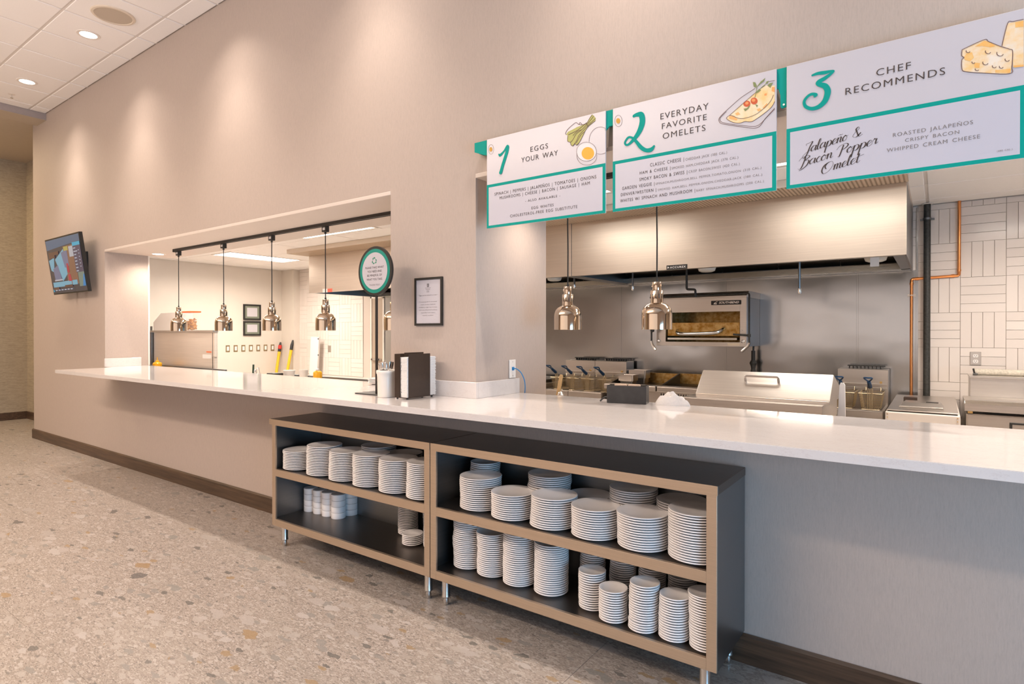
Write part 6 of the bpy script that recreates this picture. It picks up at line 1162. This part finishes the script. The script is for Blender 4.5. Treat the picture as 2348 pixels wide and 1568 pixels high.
bm = nb(); prism(bm, [(5.60, 0.868), (5.60, 0.925), (5.612, 0.943), (5.64, 0.948), (5.99, 0.948), (5.99, 0.868)], 'x', fx0, fx1); obj('worktop', bm, M['steel'], t)
bm = nb(); box(bm, fx0+0.004, fx1, 5.597, 5.5998, 0.924, 0.942); box(bm, fx0+0.004, fx1, 5.5985, 5.625, 0.9425, 0.9495); obj('bright_edge', bm, M['steel_trough'], t)
bm = nb(); box(bm, fx0+0.045, fx1, 5.995, 6.30, 0.868, 1.095, 0.002); rz = obj('raised_back', bm, M['steel'], t)
bm = nb(); box(bm, fx0+0.040, fx1, 5.975, 6.31, 1.0955, 1.112, 0.002); obj('shelf_lip', bm, M['steel'], rz)
bm = nb(); box(bm, fx0+0.02, fx1, 5.63, 5.6398, 0.40, 0.838, 0.002); dw = obj('drawer', bm, M['steel'], t)
bm = nb(); box(bm, fx0+0.262, fx1-0.4, 5.622, 5.6298, 0.785, 0.800, 0.002); box(bm, fx0+0.262, fx0+0.278, 5.622, 5.6298, 0.62, 0.785); obj('recessed_pull', bm, M['black'], dw)
bm = nb(); box(bm, fx0+0.02, fx0+0.05, 5.632, 5.6395, 0.848, 0.866); obj('hinge', bm, M['brass'], t)
bm = nb(); tube(bm, [(0.245, 6.14, 1.137), (0.75, 6.14, 1.137)], 0.025, 16); o = obj('rolled_towel', bm, M['towel']); meta(o, 'beige ribbed towel rolled on top of the stainless fridge shelf', 'towel')
bm = nb(); tube(bm, [(0.262, 6.105, 1.118), (0.242, 6.10, 1.128), (0.235, 6.10, 1.165)], 0.007, 6); tube(bm, [(0.232, 6.10, 1.121), (0.262, 6.10, 1.119)], 0.009, 6); meta(obj('black_clip', bm, M['black']), 'small black clip at the left end of the rolled towel', 'clip')

# ------------------------------------------------------------------ left half of the kitchen
t = thing('warming_cabinet', 'tall stainless warming cabinet back seen in the left opening behind the first lamp', 'steel cabinet', (-8.0, 3.85, 0))
bm = nb(); box(bm, -8.82, -7.205, 3.70, 3.755, 0.0, 1.462, 0.004); obj('body', bm, M['steel_bright'], t)
bm = nb(); prism(bm, [(-8.87, 3.66), (-7.14, 3.66), (-7.14, 3.73), (-7.49, 3.80), (-7.66, 3.80), (-7.99, 4.05), (-8.87, 4.05)], 'z', 1.4625, 1.486); obj('top_shelf', bm, M['steel'], t)
bm = nb(); box(bm, -8.915, -8.835, 3.67, 3.75, 0.60, 1.4615, 0.003); box(bm, -8.905, -8.893, 3.69, 3.70, 1.4865, 1.545); box(bm, -8.868, -8.856, 3.69, 3.70, 1.4865, 1.545); po = obj('control_post', bm, M['steel_side'], t)
bm = nb()
for z in (1.36, 1.32, 1.28): tube(bm, [(-8.875, 3.6695, z), (-8.875, 3.664, z)], 0.010, 8)
obj('button', bm, M['chrome_blue'], po)
bm = nb(); box(bm, -7.200, -7.155, 3.69, 3.73, 1.16, 1.4615, 0.003); box(bm, -7.195, -7.175, 3.70, 3.73, 0.95, 1.1595); obj('door_hinge_rail', bm, M['steel_bright'], t)
bm = nb(); box(bm, -7.222, -7.212, 3.697, 3.6998, 0.95, 1.455); obj('door_gap', bm, M['black'], t)
bm = nb(); box(bm, -7.46, -7.25, 3.697, 3.6998, 1.135, 1.185); nt = obj('paper_note', bm, M['white_plastic'], t)
bm = nb(); box(bm, -7.37, -7.25, 3.697, 3.6998, 1.21, 1.225); obj('orange_label', bm, M['orange'], t)
bm = nb(); box(bm, -8.82, -6.80, 3.20, 3.655, 0.94, 0.965, 0.004); 
t2 = thing('steel_table', 'stainless work table edge below the warming cabinet', 'table', (-7.9, 3.45, 0)); obj('table_top', bm, M['steel'], t2); bm = nb(); box(bm, -8.82, -6.80, 3.62, 3.655, 0.9655, 1.022, 0.003); obj('rear_lip', bm, M['steel_side'], t2)
for x in (-8.75, -6.9):
    for y in (3.26, 3.60):
        bm = nb(); tube(bm, [(x, y, 0), (x, y, 0.94)], 0.02, 10); obj('leg', bm, M['steel'], t2)
# white bin and tub of crackers on top
bm = nb(); prism(bm, [(-8.83, 1.4865), (-8.83, 1.60), (-8.60, 1.722), (-8.05, 1.722), (-8.05, 1.4865)], 'y', 3.70, 3.86); meta(obj('white_bin', bm, M['white_plastic']), 'white slant top plastic bin on the warming cabinet, behind the first lamp', 'bin')
tb = thing('cracker_tub', 'clear plastic tub with an orange red lid holding golden crackers', 'food tub', (-7.83, 3.73, 1.4865))
bm = nb(); tbox(bm, 1.4866, (1.712, -7.965, -7.69, 3.67, 3.785), -7.945, -7.71, 3.68, 3.775); bm.faces.ensure_lookup_table(); bmesh.ops.delete(bm, geom=[bm.faces[1]], context='FACES'); obj('tub', bm, M['clear'], tb)
bm = nb(); box(bm, -7.972, -7.683, 3.664, 3.791, 1.713, 1.733, 0.006, 2); obj('lid', bm, M['orange'], tb)
bm = nb(); rn = random.Random(5)
for k in range(190):
    x = rn.uniform(-7.915, -7.74); y = rn.uniform(3.70, 3.755); hh = 0.085 + 0.05*math.sin((x+7.9)*9) ; z = 1.502 + rn.random()*hh
    m = Matrix.Translation((x, y, z)) @ Matrix.Rotation(rn.uniform(0, 3), 4, (rn.random(), rn.random(), rn.random()+.1)); bmesh.ops.create_cube(bm, size=1, matrix=m @ Matrix.Diagonal((0.026, 0.024, 0.009, 1)))
obj('crackers', bm, M['snack'], tb, kind='stuff')
# small things on the rear tables
def bottle(x, y, z, r, h, mat, lab, cap=None, name='squeeze_bottle'):
    t = thing(name, lab, 'bottle', (x, y, z))
    bm = nb(); lathe(bm, [(0, 0), (r*0.95, 0), (r, r*0.1), (r, h*0.8), (r*0.8, h*0.93), (r*0.4, h), (0, h)], (x, y, z), 20); obj('body', bm, mat, t, smooth=True)
    bm = nb(); lathe(bm, [(0, h), (r*0.45, h), (r*0.4, h*1.15), (r*0.12, h*1.2), (r*0.06, h*1.6), (0, h*1.6)], (x, y, z), 14); obj('cap', bm, cap or M['white_plastic'], t, smooth=True)
t3 = thing('steel_table', 'stainless work table behind the counter, below the fourth hanging lamp', 'table', (-5.1, 3.5, 0))
bm = nb(); box(bm, -5.60, -3.30, 3.20, 3.70, 0.965, 0.985, 0.003); obj('table_top', bm, M['steel'], t3); bm = nb(); box(bm, -5.60, -3.30, 3.66, 3.698, 0.9855, 1.018, 0.002); obj('rear_lip', bm, M['steel_side'], t3)
for x in (-5.5, -3.5):
    for y in (3.26, 3.64):
        bm = nb(); tube(bm, [(x, y, 0), (x, y, 0.965)], 0.02, 10); obj('leg', bm, M['steel'], t3)
bottle(-8.36, 3.55, 0.9655, 0.055, 0.105, M['amber'], 'small amber sauce bottle lying low before the warming cabinet', M['amber'])
bottle(-4.92, 3.55, 0.9855, 0.042, 0.100, M['amber'], 'amber topped squeeze bottle on the table left of the round sign pole')
bm = nb(); lathe(bm, [(0, 0), (0.045, 0), (0.062, 0.08), (0.060, 0.082), (0.044, 0.004), (0, 0.004)], (-5.47, 3.60, 0.9855), 20); meta(obj('white_tub', bm, M['white_plastic'], smooth=True), 'white plastic tub on the table at the foot of the second yellow handle', 'tub')
bm = nb(); box(bm, -5.56, -5.42, 3.40, 3.50, 0.9855, 1.045, 0.006, 2); meta(obj('black_box', bm, M['black']), 'low black and white box on the table by the second yellow handle', 'box')
bm = nb(); lathe(bm, [(0, 0), (0.038, 0), (0.045, 0.095), (0.043, 0.095), (0.036, 0.004), (0, 0.004)], (-5.22, 3.60, 0.9855), 20); meta(obj('white_cup', bm, M['white_plastic'], smooth=True), 'translucent white cup on the table left of the leaning white board', 'cup')
bm = nb(); tube(bm, [(-5.95, 3.48, 0.97), (-5.955, 3.49, 1.115)], 0.010, 8); meta(obj('marker', bm, simple('dark_green_marker', (0.02, 0.05, 0.03), 0.5)), 'dark green marker standing up behind the counter, left of the yellow handle', 'marker')
bm = nb(); tube(bm, [(-5.66, 3.36, 1.0), (-5.69, 3.36, 1.07), (-5.66, 3.36, 1.09)], 0.006, 6); tube(bm, [(-5.60, 3.36, 0.99), (-5.64, 3.36, 1.10)], 0.005, 6); lathe(bm, [(0, -0.016), (0.014, -0.008), (0.014, 0.008), (0, 0.016)], (-5.70, 3.36, 1.06), 8); meta(obj('tongs', bm, M['chrome_blue']), 'chrome tongs poking up behind the counter between the yellow handles', 'tongs')
bm = nb(); box(bm, -6.0, -5.60, 3.3, 3.5, 0.94, 0.96); 
obj('shelf_plate', bm, M['steel'], t3)
bm = nb(); tube(bm, [(-2.040, 3.33, 1.02), (-2.018, 3.34, 1.165), (-2.016, 3.34, 1.180)], 0.0125, 12, True, [0.0135, 0.0125, 0.009]); meta(obj('wooden_handle', bm, M['wood'], smooth=False), 'light wooden utensil handle standing behind the counter beside the column', 'utensil')
wk = thing('whisk', 'small chrome wire whisk tip showing over the counter edge', 'whisk', (-1.95, 3.22, 1.03))
bm = nb()
for k in range(5):
    a = k*0.62; tube(bm, [Vector((-1.95, 3.22, 1.02)) + Vector((0.022*math.sin(u)*math.cos(a), 0.022*math.sin(u)*math.sin(a), 0.062*math.cos(u/1.0))) for u in [x*0.35-1.57 for x in range(10)]], 0.0016, 5)
obj('wires', bm, M['chrome_blue'], wk)
# left wall: certificates, switch row, brooms
for z0, z1, lab in ((1.682, 1.962, 'upper of two black framed certificates on the kitchen left wall'), (1.402, 1.662, 'lower of two black framed certificates on the kitchen left wall')):
    t = thing('framed_certificate', lab, 'certificate', (-9.99, 5.83, z0), 'framed certificates on the kitchen left wall')
    y0, y1 = 5.665, 5.995; w = 0.028; bm = nb()
    for a in ((y0, y1, z0, z0+w), (y0, y1, z1-w, z1), (y0, y0+w, z0+w, z1-w), (y1-w, y1, z0+w, z1-w)): box(bm, -9.9995, -9.975, a[0], a[1], a[2], a[3])
    obj('frame', bm, M['black'], t)
    bm = nb(); box(bm, -9.999, -9.985, y0+w, y1-w, z0+w, z1-w); obj('mat_board', bm, simple('grey_green_mat', (0.20, 0.22, 0.17), 0.8), t)
    bm = nb(); box(bm, -9.9848, -9.983, y0+0.068, y1-0.068, z0+0.062, z1-0.062); obj('paper_sheet', bm, M['sign_white'], t)
for k in range(7):
    y = 5.385 + 0.1415*k; t = thing('wall_switch', ORDW[k] + ' of seven steel switch plates on the kitchen left wall', 'wall switch', (-9.995, y, 1.115), 'row of steel switch plates on the left wall')
    bm = nb(); box(bm, -9.9995, -9.992, y-0.036, y+0.036, 1.118, 1.236, 0.002); obj('plate', bm, simple('tan_steel_plate', (0.34, 0.26, 0.15), 0.4, 0.6) if k == 0 else bpy.data.materials['tan_steel_plate'], t)
    bm = nb(); box(bm, -9.9918, -9.989, y-0.020, y+0.020, 1.142, 1.212, 0.001); obj('rocker', bm, M['white_plastic'], t)
def broom(a, b, lab, tip):
    t = thing('mop_handle', lab, 'mop handle', a, 'yellow mop handles leaning by the corner'); a = Vector(a); b = Vector(b); c = a.lerp(b, 0.86)
    bm = nb(); tube(bm, [a, c], 0.026, 10); obj('shaft', bm, M['yellow'], t)
    bm = nb(); tube(bm, [c, a.lerp(b, 0.93), b], 0.028, 10, True, [0.028, 0.029, 0.014]); g = obj('grip', bm, M['black'], t)
    if tip: bm = nb(); tube(bm, [a.lerp(b, 0.90), a.lerp(b, 0.955)], 0.0305, 10); obj('red_band', bm, M['red'], g)
broom((-9.84, 6.10, 0.02), (-9.95, 6.37, 1.275), 'yellow mop handle with a red band leaning by the switches', True)
broom((-9.55, 6.10, 0.02), (-9.60, 6.395, 1.318), 'yellow mop handle with a pointed black grip leaning in the corner', False)
bm = nb(); prism(bm, [(-9.20, 0.01), (-8.98, 0.01), (-8.86, 1.375), (-9.09, 1.380)], 'y', 6.42, 6.45); wb = thing('white_board', 'tall white plastic board leaning on the rear tiled wall', 'board', (-9.0, 6.43, 0.01)); obj('panel', bm, M['white_plastic'], wb)
bm = nb()
for z in (1.345, 1.06): tube(bm, [(-8.875, 6.419, z), (-8.875, 6.412, z)], 0.012, 8)
obj('bolt', bm, M['iron'], wb)
bm = nb(); box(bm, -8.775, -8.695, 6.543, 6.5495, 1.112, 1.228, 0.002); meta(obj('blank_plate', bm, M['steel']), 'blank steel wall plate on the rear tiles right of the leaning board', 'wall plate')
